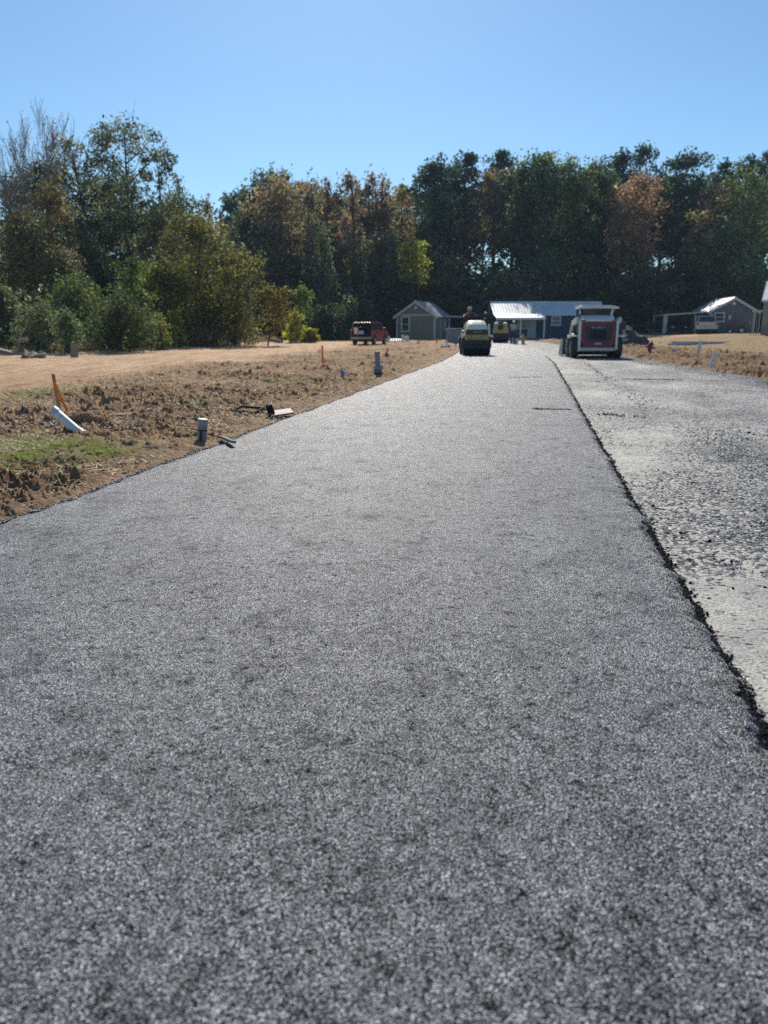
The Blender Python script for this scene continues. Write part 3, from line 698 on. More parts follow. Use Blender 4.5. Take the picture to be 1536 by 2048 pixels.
T('oak', 1505, 332, 88, 110, (0.050, 0.065, 0.032), 'big green tree at the right edge of the photo', name='oak_tree', cb=.28)
T('oak', 1470, 430, 86, 80, (0.055, 0.068, 0.036), 'lower green crown over the grey house', name='oak_tree', cb=.35, dens=.8)
# --- more crowns closing the wall of the wood
rc = np.random.RandomState(101)
for i in range(40):
    px = 470+i*27+rc.uniform(-9, 9); gap = (875 < px < 1015) or (1235 < px < 1425)
    if 885 < px < 1020: continue
    ty = float(np.interp(px, [470, 540, 700, 830, 870, 1000, 1100, 1220, 1300, 1400, 1440, 1530], [390, 350, 350, 385, 345, 325, 325, 340, 330, 330, 350, 335]))
    c = [(.05, .066, .036), (.085, .085, .045), (.115, .085, .055), (.06, .07, .042), (.045, .06, .04)][rc.randint(5)]
    T('oak', px, ty+rc.uniform(8, 75), rc.uniform(93, 101), rc.uniform(70, 105), c, 'leafy tree in the closed middle rows of the wood', group='leafy trees in the middle rows of the wood', cb=(.5 if gap else .12), dens=.85, leaf=.30, name='forest_tree')
for i in range(26):
    px = 460+i*42+rc.uniform(-12, 12); c = [(.05, .06, .034), (.075, .075, .04), (.055, .06, .045)][rc.randint(3)]
    T('oak', px, rc.uniform(500, 560), rc.uniform(87, 92), rc.uniform(60, 95), c, 'small understory tree at the front of the wood', group='small understory trees at the front of the wood', cb=.02, dens=.7, leaf=.26, name='understory_tree')
# --- trees deeper in the wood, seen only between the nearer ones
rb = np.random.RandomState(77)
for i in range(46):
    px = 455+i*24.5+rb.uniform(-8, 8); Y = rb.uniform(112, 132)
    kind = 'pine' if (px > 840 or i % 3 == 0) else 'oak'
    T(kind, px, (rb.uniform(342, 380) if px > 840 else rb.uniform(362, 405)), Y, rb.uniform(60, 90), PN if kind == 'pine' else DG, 'dark tree deep in the wood, seen only between nearer trees',
      group='dark trees deep in the wood', cb=(rb.uniform(.5, .62) if px > 840 else .1), dens=.85, leaf=.42, name='background_tree')
for i in range(12):
    px = 10+i*40+rb.uniform(-8, 8)
    T('oak', px, 420+rb.uniform(-15, 25)+(max(0, i-7))*18, rb.uniform(68, 78), 120, DG, 'dark tree filling the back of the left wood', group='dark trees at the back of the left wood', cb=.0, dens=.7, leaf=.3, name='background_tree')
for i in range(7):
    T('oak', -60-i*75, 380+rb.uniform(-30, 40), rb.uniform(50, 66), 150, DG, 'dark tree filling the back of the left wood', group='dark trees at the back of the left wood', cb=.0, dens=.7, leaf=.26, name='background_tree')
# undergrowth: nobody could count it
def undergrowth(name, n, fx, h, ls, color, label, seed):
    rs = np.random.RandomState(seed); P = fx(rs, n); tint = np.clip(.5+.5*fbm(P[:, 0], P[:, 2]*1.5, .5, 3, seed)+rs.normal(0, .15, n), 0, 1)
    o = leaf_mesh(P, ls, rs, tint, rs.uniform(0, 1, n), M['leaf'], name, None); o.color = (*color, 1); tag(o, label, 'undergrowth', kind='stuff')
def ug(x0, x1, y0, y1, h0, h1, sd):
    def f(rs, n):
        x = rs.uniform(x0, x1, n); y = rs.uniform(y0, y1, n)
        hh = h0+(h1-h0)*np.clip(.5+.9*fbm(x, y*.6, .16, 3, sd), 0, 1)
        return np.stack([x, y, macro(x, y)+hh*rs.uniform(0, 1, n)**.8], -1)
    return f
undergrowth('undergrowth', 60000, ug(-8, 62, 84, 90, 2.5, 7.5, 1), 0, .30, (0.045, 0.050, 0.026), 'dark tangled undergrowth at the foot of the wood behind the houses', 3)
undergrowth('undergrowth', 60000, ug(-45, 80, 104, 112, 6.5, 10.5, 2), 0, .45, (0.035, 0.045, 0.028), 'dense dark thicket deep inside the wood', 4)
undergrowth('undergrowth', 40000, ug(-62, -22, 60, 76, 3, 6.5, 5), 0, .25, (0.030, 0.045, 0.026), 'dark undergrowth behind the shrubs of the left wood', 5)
def ugl(rs, n):
    v = rs.uniform(14, 64, n); s = -21.3-np.abs(rs.normal(0, 1.5, n)); x = v*SA+s*CA; y = v*CA-s*SA
    hh = .35+2.3*np.clip(.25+1.1*fbm(v, s, .28, 3, 88), 0, 1)*np.clip((-s-20.9)/1.8, .15, 1)
    return np.stack([x, y, macro(x, y)+hh*rs.uniform(0, 1, n)], -1)
undergrowth('undergrowth', 42000, ugl, 0, .11, (.085, .088, .05), 'pale tangled weeds and brush in front of the left shrubs', 7)
undergrowth('undergrowth', 26000, ug(-22, -2.5, 72, 82, 1.5, 4.5, 6), 0, .22, (0.040, 0.055, 0.030), 'dark brush between the field corner and the green cabin', 6)
# ================================================================== OBJECT MATERIALS
wht = mat('cream white paint', (.78, .75, .65), .35, var=.12, scale=3, dirt=(.35, .3, .24), dirt_amt=.3)
hood_w = mat('ivory hood paint', (.88, .82, .64), .3, var=.08, scale=3, dirt=(.4, .36, .28), dirt_amt=.2)
redp = mat('red machine paint', (.17, .008, .022), .35, var=.2, scale=4, dirt=(.14, .08, .08), dirt_amt=.15)
vred = mat('red car paint', (.28, .018, .02), .25, var=.15, scale=2, dirt=(.3, .2, .14), dirt_amt=.3)
yel = mat('yellow machine paint', (.55, .36, .06), .4, var=.15, scale=4, dirt=(.2, .15, .1), dirt_amt=.3)
blk = mat('black rubber', (.022, .022, .024), .6, var=.3, scale=8, dirt=(.12, .1, .08), dirt_amt=.2)
steel = mat('dark drum steel', (.035, .037, .042), .45, .6, var=.4, scale=5)
grym = mat('grey plastic', (.16, .16, .17), .5, var=.2, scale=5)
dgry = mat('dark grille', (.045, .047, .055), .5, var=.3, scale=12, bump=.5)
chrome = mat('bright metal', (.5, .5, .5), .3, .8, var=.15, scale=6)
lamp = mat('lamp glass', (.75, .74, .68), .15, var=.1, scale=9)
letter = mat('light lettering', (.42, .44, .47), .5, var=.1, scale=9)
pane = glass('window glass')
roofm = mat('galvanised roof sheet', (.56, .58, .60), .38, .55, var=.12, scale=1.2, dirt=(.35, .34, .33), dirt_amt=.25, wave=('X', .45, 'SIN'))
trim = mat('pale trim paint', (.48, .50, .50), .6, var=.12, scale=2)
wtrim = mat('white window trim', (.72, .73, .72), .55, var=.08, scale=3)
pvc_w = mat('white pvc', (.70, .70, .72), .35, var=.08, scale=6, dirt=(.36, .27, .19), dirt_amt=.65)
pvc_g = mat('grey pvc', (.20, .20, .21), .4, var=.15, scale=8, dirt=(.35, .28, .2), dirt_amt=.5)
orange = mat('fluorescent orange tape', (.95, .26, .02), .5, var=.1, scale=12)
ored = mat('orange red painted wood', (.75, .13, .05), .6, var=.2, scale=12)
wood = mat('sawn stake wood', (.42, .25, .11), .8, var=.3, scale=14, bump=.4)
gwood = mat('weathered board', (.24, .21, .18), .85, var=.35, scale=10, bump=.4)
blue = mat('blue marker plastic', (.05, .22, .62), .4, var=.2, scale=9)
cyan = mat('sky blue marker plastic', (.07, .42, .85), .4, var=.2, scale=9)
pink = mat('pink marker tape', (.85, .16, .22), .5, var=.15, scale=9)
skinm = mat('skin', (.36, .20, .14), .55, var=.1, scale=8)
maroon = mat('maroon shirt', (.06, .025, .032), .85, var=.3, scale=9)
lgtcl = mat('light grey cloth', (.42, .44, .46), .85, var=.2, scale=9)
jean = mat('dark work trousers', (.035, .045, .07), .85, var=.3, scale=9)
hairm = mat('dark hair', (.02, .014, .01), .7, var=.3, scale=20)
concr = mat('broken concrete', (.30, .26, .23), .85, var=.3, scale=4, dirt=(.2, .12, .08), dirt_amt=.5, bump=.5)
brick = mat('weathered brown stone', (.22, .14, .11), .85, var=.35, scale=5, bump=.5)
def text(body, size, parent, loc, rot, m, name='lettering', ext=.002):
    cu = bpy.data.curves.new(name, 'FONT'); cu.body = body; cu.size = size; cu.align_x = 'CENTER'; cu.align_y = 'CENTER'; cu.extrude = ext; cu.offset = size*.02
    o = bpy.data.objects.new('tmp', cu); C.objects.link(o); dg = bpy.context.evaluated_depsgraph_get()
    me = bpy.data.meshes.new_from_object(o.evaluated_get(dg)); bpy.data.objects.remove(o)
    me.materials.clear(); me.materials.append(m)
    q = bpy.data.objects.new(name, me); C.objects.link(q); q.parent = parent; q.location = loc; q.rotation_euler = rot
    return q
def wheel(parent, pos, r, w, rim=None, name='wheel'):
    e = MB().tube([(-w/2, 0, 0), (-w/2+.02, 0, 0), (-w*.3, 0, 0), (w*.3, 0, 0), (w/2-.02, 0, 0), (w/2, 0, 0)], [r*.62, r*.9, r, r, r*.9, r*.62], 20)
    o = e.build(name, blk, parent, smooth=False); o.location = pos
    k = MB().tube([(-w/2-.004, 0, 0), (w/2+.004, 0, 0)], r*.58, 14)
    for a in range(5):
        t = a*1.2566; k.box((0, math.cos(t)*r*.36, math.sin(t)*r*.36), (w+.03, r*.14, r*.14), (t, 0, 0))
    k.tube([(-w/2-.025, 0, 0), (w/2+.025, 0, 0)], r*.16, 10)
    k.build('rim', rim or chrome, o)
    return o
# ================================================================== HOUSES
def window(parent, cx, y, cz, w, h, side=None, cross=True):
    """in the plane y = const facing -y, or (side) x = const facing side*x"""
    f = MB(); p = MB(); t = .09; dpt = .07
    def bx(mb, u, z, du, dz, d0, d1):
        if side is None: mb.box((u, y-(d0+d1)/2, z), (du, d1-d0, dz))
        else: mb.box((y+side*(d0+d1)/2, u, z), (d1-d0, du, dz))
    bx(f, cx, cz+h/2-t/2, w, t, .002, dpt); bx(f, cx, cz-h/2+t/2, w+.06, t, .002, dpt+.02)
    bx(f, cx-w/2+t/2, cz, t, h-2*t, .002, dpt); bx(f, cx+w/2-t/2, cz, t, h-2*t, .002, dpt)
    if cross: bx(f, cx, cz, w-2*t, .05, .010, .05)
    bx(p, cx, cz, w-2*t, h-2*t, .003, .02)
    o = f.build('window', wtrim, parent); p.build('pane', pane, o); return o
def house(label, name, loc, rz, W, L, hw, rise, wallm, ovh=.28, roof=None, front_trim=True, found=.25):
    rt = root(name, loc, rz, label, 'house')
    w = MB(); w.prism([(-W/2, 0), (W/2, 0), (W/2, hw), (0, hw+rise-.02), (-W/2, hw)], 0, L, 'y')
    w.build('wall', wallm, rt)
    r = MB(); k = rise/(W/2); th = .07
    for s in (-1, 1):
        r.prism([(0, hw+rise+th), (s*(W/2+ovh), hw-k*ovh+th), (s*(W/2+ovh), hw-k*ovh), (0, hw+rise)], -ovh, L+ovh, 'y')
    ro = r.build('roof', roof or roofm, rt)
    for i in range(int(L/.45)+1):
        pass
    cap = MB(); cap.tube([(0, -ovh-.01, hw+rise+th+.01), (0, L+ovh+.01, hw+rise+th+.01)], .05, 6); cap.build('ridge_cap', roofm, ro)
    t = MB()
    for s in (-1, 1):
        t.prism([(0, hw+rise-.01), (s*(W/2+ovh+.01), hw-k*(ovh+.01)-.01), (s*(W/2+ovh+.01), hw-k*(ovh+.01)-.19), (0, hw+rise-.19)], -ovh-.03, -ovh+.01, 'y')
        t.box((s*(W/2-.07), -.02, hw/2), (.16, .04, hw)); t.box((s*(W/2+.012), .08, hw/2-.003), (.03, .16, hw))
    if front_trim: t.box((0, -.022, hw+.03), (W+.05, .045, .17))
    t.build('trim', trim, rt)
    f = MB(); f.box((0, L/2, -.2), (W-.1, L-.1, .4)); f.build('foundation', concr, rt)
    return rt
olive = mat('olive grey siding', (.225, .21, .145), .75, var=.08, scale=1, wave=('Z', .15))
hA = house('small olive grey cabin with metal roof beside the red vehicle', 'cabin', at(831, 680, 75.0)*1.0, R(-15), 3.8, 8.2, 2.28, 1.28, olive)
hA.location.z = .05
window(hA, -1.0, 0, 1.45, .85, 1.42)
v_ = MB(); v_.tube([(0, -.05, 3.0), (0, .0, 3.0)], .15, 8); v_.build('gable_vent', wtrim, hA)
mb = MB(); mb.box((-1.62, -.05, 1.25), (.26, .1, .42)); mb.build('meter_box', grym, hA, bev=.01)
d_ = MB(); d_.box((1.94, 2.6, 1.03), (.07, .95, 2.05)); dd = d_.build('door', mat('tan door', (.40, .38, .22), .6, var=.1), hA)
MB().ball((1.99, 2.95, 1.0), .035, 6, 5).build('handle', chrome, dd)
window(hA, 5.2, 1.9, 1.4, .9, 1.2, side=1)
cp = MB(); cp.box((3.05, 7.0, 2.22), (2.3, 3.4, .12), (0, R(3), 0)); cpo = cp.build('porch_roof', trim, hA)
for (a, b) in ((2.3, 5.4), (4.1, 5.4), (4.1, 8.6)):
    MB().box((a, b, 1.08), (.12, .12, 2.16)).build('post', trim, hA)
# blue house, long side to the road
bluew = mat('deep blue siding', (.020, .045, .095), .7, var=.08, scale=1, wave=('Z', .16))
x0 = at(985, 672, 78).x; x1 = at(1212, 672, 78).x; Lb = x1-x0
hB = root('blue_house', (x0, 78, .0), 0, 'long dark blue house with metal roof and porch at the end of the road', 'house')
w = MB(); w.prism([(0, 0), (5, 0), (5, 2.5), (2.5, 3.62), (0, 2.5)], 0.25, Lb-.25, 'x'); w.build('wall', bluew, hB)
r = MB(); k = 1.2/2.6
r.prism([(2.5, 3.72), (-.25, 2.42), (-.25, 2.36), (2.5, 3.65)], 0, Lb, 'x'); r.prism([(2.5, 3.72), (5.25, 2.42), (5.25, 2.36), (2.5, 3.65)], 0, Lb, 'x')
roof_b = mat('galvanised roof sheet sunlit copy', (.74, .75, .74), .42, .25, var=.12, scale=1.0, dirt=(.38, .37, .35), dirt_amt=.25, wave=('X', .3, 'SIN'))  # paler copy of the roof sheet, sunlight put into its colour
ro = r.build('roof', roof_b, hB); MB().tube([(0, 2.5, 3.74), (Lb, 2.5, 3.74)], .06, 6).build('ridge_cap', roof_b, ro)
pw = at(1086, 640, 77).x-x0
p = MB(); p.prism([(-.22, 2.50), (-2.3, 2.12), (-2.3, 2.06), (-.22, 2.42)], .0, pw, 'x'); p.build('porch_roof', roof_b, hB)
MB().box((pw/2, -2.33, 2.03), (pw+.04, .05, .20)).build('fascia', wtrim, hB)
for a in (.15, pw*.5, pw-.1): MB().box((a, -2.2, .97), (.13, .13, 1.94)).build('post', wtrim if a > .3 else trim, hB)
MB().box((pw/2, -1.2, .09), (pw, 2.3, .18)).build('porch_floor', gwood, hB)
d_ = MB().box((at(1063.5, 650, 78).x-x0, -.03, 1.18), (.88, .06, 2.0)).build('door', mat('grey screen door', (.40, .42, .44), .5, var=.12), hB)
MB().ball((at(1063.5, 650, 78).x-x0+.34, -.09, 1.1), .035, 6, 5).build('handle', chrome, d_)
window(hB, at(1044, 650, 78).x-x0, 0, 1.55, .95, 1.0); window(hB, at(1112, 640, 78).x-x0, 0, 1.85, .95, .95); window(hB, at(1160, 640, 78).x-x0, 0, 1.85, .95, .95)
for a in (.30, Lb-.33): MB().box((a, -.022, 1.2), (.16, .04, 2.4)).build('corner_board', bluew, hB)
MB().box((Lb/2, 2.5, -.15), (Lb-.7, 4.8, .3)).build('foundation', concr, hB)
# grey house with carport
gryw = mat('mauve grey siding', (.17, .155, .165), .75, var=.08, scale=1, wave=('Z', .15))
pc = at(1462, 667, 72)
hC = house('grey gabled house with metal roof and a long carport on its left', 'grey_house', (pc.x, 72, .62), R(-9), 3.9, 7.5, 2.1, 1.12, gryw, front_trim=False)
window(hC, -1.18, 0, 1.5, .95, .85)
MB().tube([(0, -.05, 2.72), (0, 0, 2.72)], .16, 8).build('gable_vent', wtrim, hC)
MB().box((-.28, -.06, 1.5), (.16, .12, .34)).build('wall_lamp', lamp, hC)
d_ = MB().box((.95, -.03, .98), (1.5, .05, 1.9)).build('door', mat('dull steel door', (.12, .125, .14), .5, var=.12), hC)
MB().box((1.5, -.08, 1.0), (.05, .05, .16)).build('handle', chrome, d_)
cpx = at(1317, 630, 72).x-pc.x
c_ = MB(); c_.box((-3.9, 3.2, 1.86), (4.2, 5.6, .14), (0, R(-4), 0)); c_.build('carport_roof', trim, hC)
MB().box((-5.75, .8, .83), (.36, .12, 1.7)).build('carport_panel', trim, hC)
for (a, b) in ((-5.9, 5.8), (-3.1, .7)): MB().box((a, b, .87), (.14, .14, 1.76)).build('post', trim, hC)
# beige house at the right edge
bei = mat('beige siding', (.30, .295, .255), .75, var=.08, scale=1, wave=('Z', .15))
pd = at(1521, 668, 60)
hD = root('beige_house', (pd.x, 60, .66), R(-29), 'beige house cut off by the right edge of the photo', 'house')
MB().prism([(0, 0), (6, 0), (6, 2.6), (3, 3.95), (0, 2.6)], 0, 8, 'x').build('wall', bei, hD)
r = MB(); r.prism([(3, 4.1), (-.4, 2.55), (-.4, 2.47), (3, 4.02)], -.15, 8.3, 'x'); r.prism([(3, 4.1), (6.4, 2.55), (6.4, 2.47), (3, 4.02)], -.15, 8.3, 'x'); r.build('roof', roof_b, hD)
MB().box((4.1, -.42, 2.5), (8.4, .05, .16)).build('fascia', wtrim, hD)
window(hD, 1.6, 0, 1.6, .9, 1.3)
MB().box((.55, -.5, .32), (.5, .6, .7)).build('step', concr, hD, bev=.02)
s_ = MB(); s_.box((-.38, 1.2, 1.78), (.8, 2.2, .12)); s_.build('porch_roof', trim, hD)
for a in range(4): MB().box((-.7+a*.17, .2, .84), (.06, .06, 1.72)).build('post', trim if a % 2 else gwood, hD)
# ================================================================== VEHICLES
def loader():
    g = G(1193, 717); rt = root('skid_steer_loader', (g[0], g[1], .004), -ROADA+R(4), 'white and red skid steer loader seen from behind on the gravel lane', 'loader')
    MB().box((0, 1.45, .55), (1.2, 2.5, .62)).build('chassis', dgry, rt, bev=.03)
    # rear engine door: red frame, dark grille
    fr = MB(); o_ = [(-.60, 1.40), (-.66, 1.30), (-.66, .60), (-.52, .44), (.52, .44), (.66, .60), (.66, 1.30), (.60, 1.40)]
    i_ = [(-.46, 1.26), (-.50, 1.20), (-.50, .78), (-.38, .66), (.38, .66), (.50, .78), (.50, 1.20), (.46, 1.26)]
    n = 8
    for y0, y1 in ((-.10, -.02),):
        V = [(a, y0, b) for a, b in o_]+[(a, y0-.0, b) for a, b in i_]+[(a, y1+.1, b) for a, b in o_]+[(a, y1+.02, b) for a, b in i_]
        F = []
        for k in range(n):
            k2 = (k+1) % n; F += [(k, k2, n+k2, n+k), (k, 2*n+k, 2*n+k2, k2), (n+k, n+k2, 3*n+k2, 3*n+k)]
        fr.add(V, F)
    door = fr.build('engine_door', redp, rt, bev=.012)
    gp = MB(); gp.prism([(a*1.0, b) for a, b in i_], -.075, .05, 'y'); gp.build('grille', dgry, door)
    sl_ = MB()
    for k in range(7): sl_.box((0, -.088, .76+k*.055), (.62, .02, .022), (.4, 0, 0))
    sl_.build('louvre', steel, door)
    em = MB(); em.tube([(-.235, -.10, 1.20), (-.235, -.08, 1.20)], .035, 8); em.build('emblem', letter, door)
    text('TAKEUCHI', .085, door, (.04, -.09, 1.195), (R(90), 0, 0), letter)
    MB().box((0, -.115, .575), (.27, .02, .07)).build('number_plate', letter, door)
    MB().prism([(-.06, .33), (.0, .43), (.4, .43), (.4, .30), (.0, .28)], -.66, .66, 'x').build('rear_bumper', wht, rt, bev=.015)
    # rear corner posts and engine cover
    for s in (-1, 1):
        MB().prism([(-.12, .28 if s < 0 else .35), (.06, .28), (.10, 1.46), (-.04, 1.50), (-.10, 1.40)], s*.67, s*.76, 'x').build('corner_post', wht, rt, bev=.012)
        MB().box((s*.90, .62, .86), (.34, 1.0, .05)).build('fender', wht, rt, bev=.01)
        MB().box((s*.60, -.02, 1.45), (.17, .12, .10)).build('tail_lamp', grym, rt, bev=.01)
    MB().prism([(-.05, 1.42), (-.02, 1.50), (.45, 1.66), (1.0, 1.70), (1.0, 1.42)], -.62, .62, 'x').build('engine_cover', wht, rt, bev=.03)
    # cab
    cab = MB(); cab.box((0, 1.25, 1.985), (1.42, 1.35, .10)); cab.box((-.02, 1.2, 2.045), (1.2, 1.2, .03)); cr = cab.build('cab_roof', wht, rt, bev=.02)
    for s in (-1, 1):
        MB().tube([(s*.55, .62, 1.64), (s*.62, .66, 1.94)], .045, 8).build('cab_pillar', wht if s > 0 else steel, rt)
        MB().tube([(s*.62, 1.85, .95), (s*.62, 1.85, 1.94)], .045, 8).build('cab_pillar', steel, rt)
        MB().box((s*.61, 1.25, 1.35), (.04, 1.2, .75)).build('side_screen', dgry, rt)
    MB().box((0, .655, 1.80), (1.12, .015, .26), (R(8), 0, 0)).build('rear_window', pane, rt)
    MB().box((.72, .6, 1.965), (.22, .12, .08)).build('work_lamp', lamp, rt, bev=.01)
    st = MB(); st.box((0, 1.45, 1.05), (.5, .5, .12)); st.box((0, 1.2, 1.35), (.48, .12, .6)); st.build('seat', blk, rt, bev=.03)
    # tyres: tall dark wheels left and right
    for s in (-1, 1):
        for yy in (.42, 1.75): wheel(rt, (s*.84, yy, .43), .43, .34, grym)
    # lift arms
    for s in (-1, 1):
        MB().prism([(.05, 1.42), (.16, 1.60), (1.5, 1.45), (2.45, .62), (2.55, .22), (2.38, .20), (2.28, .52), (1.42, 1.28), (.2, 1.36)], s*.78, s*.88, 'x').build('lift_arm', wht, rt, bev=.01)
        MB().tube([(s*.83, .9, .9), (s*.83, 2.0, .95)], .04, 8).build('lift_cylinder', chrome, rt)
    b = MB(); b.prism([(2.62, .72), (2.58, .06), (3.45, .02), (3.45, .05), (2.66, .12), (2.66, .72)], -1.12, 1.12, 'x')
    for s in (-1, 1): b.prism([(2.60, .70), (2.58, .05), (3.42, .04), (3.2, .3)], s*1.12, s*1.15, 'x')
    b.build('bucket', mat('worn bucket steel', (.10, .10, .10), .5, .5, var=.4, scale=4), rt)
    be = MB(); be.prism([(2.56, .72), (2.54, .04), (2.60, .04), (2.62, .72)], -1.17, -1.08, 'x'); be.build('bucket_edge', wht, rt)
loader()
def roller(main):
    if main:
        g = G(953, 713); rt = root('road_roller', (g[0], g[1], .046), -ROADA+R(9), 'ivory and yellow road roller with a man on it facing the camera', 'road roller')
    else:
        g = G(1000, 687); rt = root('road_roller', (g[0], g[1], .046), -ROADA, 'small yellow roller with twin grey covers farther down the road', 'road roller')
    for yy in (.36, 2.1):
        d = MB(); d.tube([(-.585, 0, 0), (-.575, 0, 0), (.575, 0, 0), (.585, 0, 0)], [.33, .355, .355, .33], 36); d.tube([(-.62, 0, 0), (.62, 0, 0)], .07, 12)
        o = d.build('drum', steel, rt); o.location = (0, yy, .355)
        f = MB()
        for s in (-1, 1): f.prism([(yy-.14, .30), (yy+.14, .30), (yy+.30, .72), (yy-.30, .72)], s*.60, s*.635, 'x')
        f.box((0, yy-.33, .60), (1.235, .05, .28)); f.box((0, yy-.372, .50), (1.15, .03, .07)); f.build('drum_frame', blk, rt, bev=.01)
    MB().box((0, .5, .755), (1.16, .95, .10)).build('deck', blk, rt, bev=.02)
    MB().box((0, 1.35, .62), (.5, .9, .3)).build('pivot', steel, rt, bev=.02)
    if main:
        band = MB(); band.prism([(-.52, .64), (.52, .64), (.50, .86), (-.50, .86)], -.02, .2, 'y'); bo = band.build('headlight_panel', yel, rt, bev=.02)
        for s in (-1, 1):
            MB().prism([(s*.26-.11, .69), (s*.26+.11, .69), (s*.26+.12, .81), (s*.26-.12, .81)] if True else [], -.035, .0, 'y').build('headlight_recess', blk, bo, bev=.01)
            for q in (-.055, .055): MB().tube([(s*.26+q, -.05, .75), (s*.26+q, -.03, .75)], .035, 12).build('headlight', lamp, bo)
            lf = MB(); lf.ball((s*.615, -.03, .80), (.075, .06, .055), 10, 7); lf.build('marker_lamp', lamp, rt)
        MB().box((0, -.04, .70), (.10, .02, .03)).build('badge', blk, bo)
        gr_ = MB(); gr_.prism([(-.50, .862), (.50, .862), (.455, 1.08), (-.455, 1.08)], .01, .3, 'y'); go = gr_.build('grille', dgry, rt, bev=.02)
        em = MB().tube([(-.155, .0, .975), (-.155, .02, .975)], .028, 3); em.build('emblem', letter, go)
        text('BOMAG', .085, go, (.035, .005, .975), (R(90), 0, 0), letter)
        # hood: one rounded shell that leans back
        prof = [(-.44, 1.08), (-.435, 1.22), (-.40, 1.36), (-.33, 1.44), (-.2, 1.465), (.2, 1.465), (.33, 1.44), (.40, 1.36), (.435, 1.22), (.44, 1.08)]
        V = []; secs = [(.0, .10), (.05, .30), (.15, .55), (.32, .80), (.55, .95), (.80, 1.02), (1.0, 1.0)]
        for j, (yy, kk) in enumerate(secs):
            for (a, b) in prof:
                V.append((a*(.96+.04*kk), yy, 1.075+(b-1.08)*kk))
        n = len(prof); F = []
        for j in range(len(secs)-1):
            for k in range(n-1): F.append((j*n+k, j*n+k+1, (j+1)*n+k+1, (j+1)*n+k))
        F.append(tuple(range(n))[::-1]); F.append(tuple((len(secs)-1)*n+k for k in range(n)))
        MB().add(V, F).build('hood', hood_w, rt, smooth=False, bev=.01)
        for s in (-1, 1):
            MB().prism([(.02, .78), (.02, 1.0), (.12, 1.30), (.22, 1.28), (.22, .78)], s*.46, s*.545, 'x').build('side_skirt', hood_w, rt, bev=.015)
        c = MB(); c.box((-.05, 1.15, 1.25), (.6, .35, .5)); c.box((.0, 1.05, 1.56), (.72, .3, .12), (R(-20), 0, 0)); c.build('console', blk, rt, bev=.03)
        tr = MB()
        for k in range(16):
            a0, a1 = k*math.pi/8, (k+1)*math.pi/8
            tr.tube([(-.22+.17*math.cos(a0), 1.28+.08*math.sin(a0), 1.70+.10*math.sin(a0)), (-.22+.17*math.cos(a1), 1.28+.08*math.sin(a1), 1.70+.10*math.sin(a1))], .013, 5)
        tr.tube([(-.22, 1.2, 1.5), (-.22, 1.28, 1.70)], .02, 6); tr.build('steering_wheel', blk, rt)
        s_ = MB(); s_.box((-.2, 1.75, 1.16), (.5, .5, .12)); s_.box((-.2, 2.0, 1.4), (.48, .10, .45)); s_.build('seat', blk, rt, bev=.03)
        MB().box((-.1, 1.62, .82), (.95, 1.0, .12)).build('operator_platform', blk, rt, bev=.02)
        MB().box((-.2, 1.8, .98), (.4, .4, .3)).build('seat_base', grym, rt, bev=.02)
        MB().box((0, 2.25, .86), (1.0, .5, .35)).build('rear_tank', yel, rt, bev=.05)
        m_ = MB(); m_.tube([(.44, 1.1, 1.2), (.44, 1.1, 1.76)], .014, 6); mo = m_.build('lamp_post', blk, rt)
        MB().ball((.42, 1.08, 1.78), (.055, .03, .055), 10, 7).build('beacon', lamp, mo)
        MB().box((.40, 1.0, 1.50), (.10, .12, .10)).build('filler_cap', grym, rt, bev=.02)
    else:
        bo = MB(); bo.prism([(-.50, .72), (.50, .72), (.50, .98), (.44, 1.30), (.22, 1.36), (.17, .98), (-.17, .98), (-.22, 1.36), (-.44, 1.30), (-.50, .98)], .0, .9, 'y')
        bo.build('hood', yel, rt, bev=.02)
        MB().prism([(-.17, .90), (.17, .90), (.2, 1.38), (-.2, 1.38)], .10, .8, 'y').build('grille', blk, rt, bev=.02)
        for s in (-1, 1):
            MB().ball((s*.34, .45, 1.40), (.19, .35, .15), 12, 8).build('tank_cover', lgtcl if False else trim, rt, smooth=True)
            MB().tube([(s*.56, .05, .78), (s*.50, .08, 1.1), (s*.44, .12, 1.32)], .035, 8).build('guard_rail', wht, rt)
        MB().box((0, .9, 1.45), (.24, .2, .35)).build('console', blk, rt, bev=.03)
        s_ = MB(); s_.box((0, 1.7, 1.1), (.5, .5, .12)); s_.box((0, 1.95, 1.35), (.48, .1, .45)); s_.build('seat', blk, rt, bev=.03)
        MB().box((0, 1.7, .85), (.95, 1.0, .3)).build('operator_platform', yel, rt, bev=.02)
    return rt
rollerA = roller(True); rollerB = roller(False)
# ------------------------------------------------------------------ people
def skin_mesh(name, J, E, m, parent, sub=2):
    """J: name -> (pos, radius); E: list of name pairs. First joint is the root."""
    ks = list(J); me = bpy.data.meshes.new(name); me.from_pydata([J[k][0] for k in ks], [(ks.index(a), ks.index(b)) for a, b in E], []); me.update()
    bm = bmesh.new(); bm.from_mesh(me); ly = bm.verts.layers.skin.verify(); bm.verts.ensure_lookup_table()
    for i, k in enumerate(ks):
        r = J[k][1]; bm.verts[i][ly].radius = r if isinstance(r, tuple) else (r, r); bm.verts[i][ly].use_root = (i == 0)
    bm.to_mesh(me); bm.free(); me.materials.append(m)
    o = bpy.data.objects.new(name, me); C.objects.link(o); o.parent = parent
    s = o.modifiers.new('skin', 'SKIN'); s.use_smooth_shade = True
    s2 = o.modifiers.new('subsurf', 'SUBSURF'); s2.levels = sub; s2.render_levels = sub
    return o
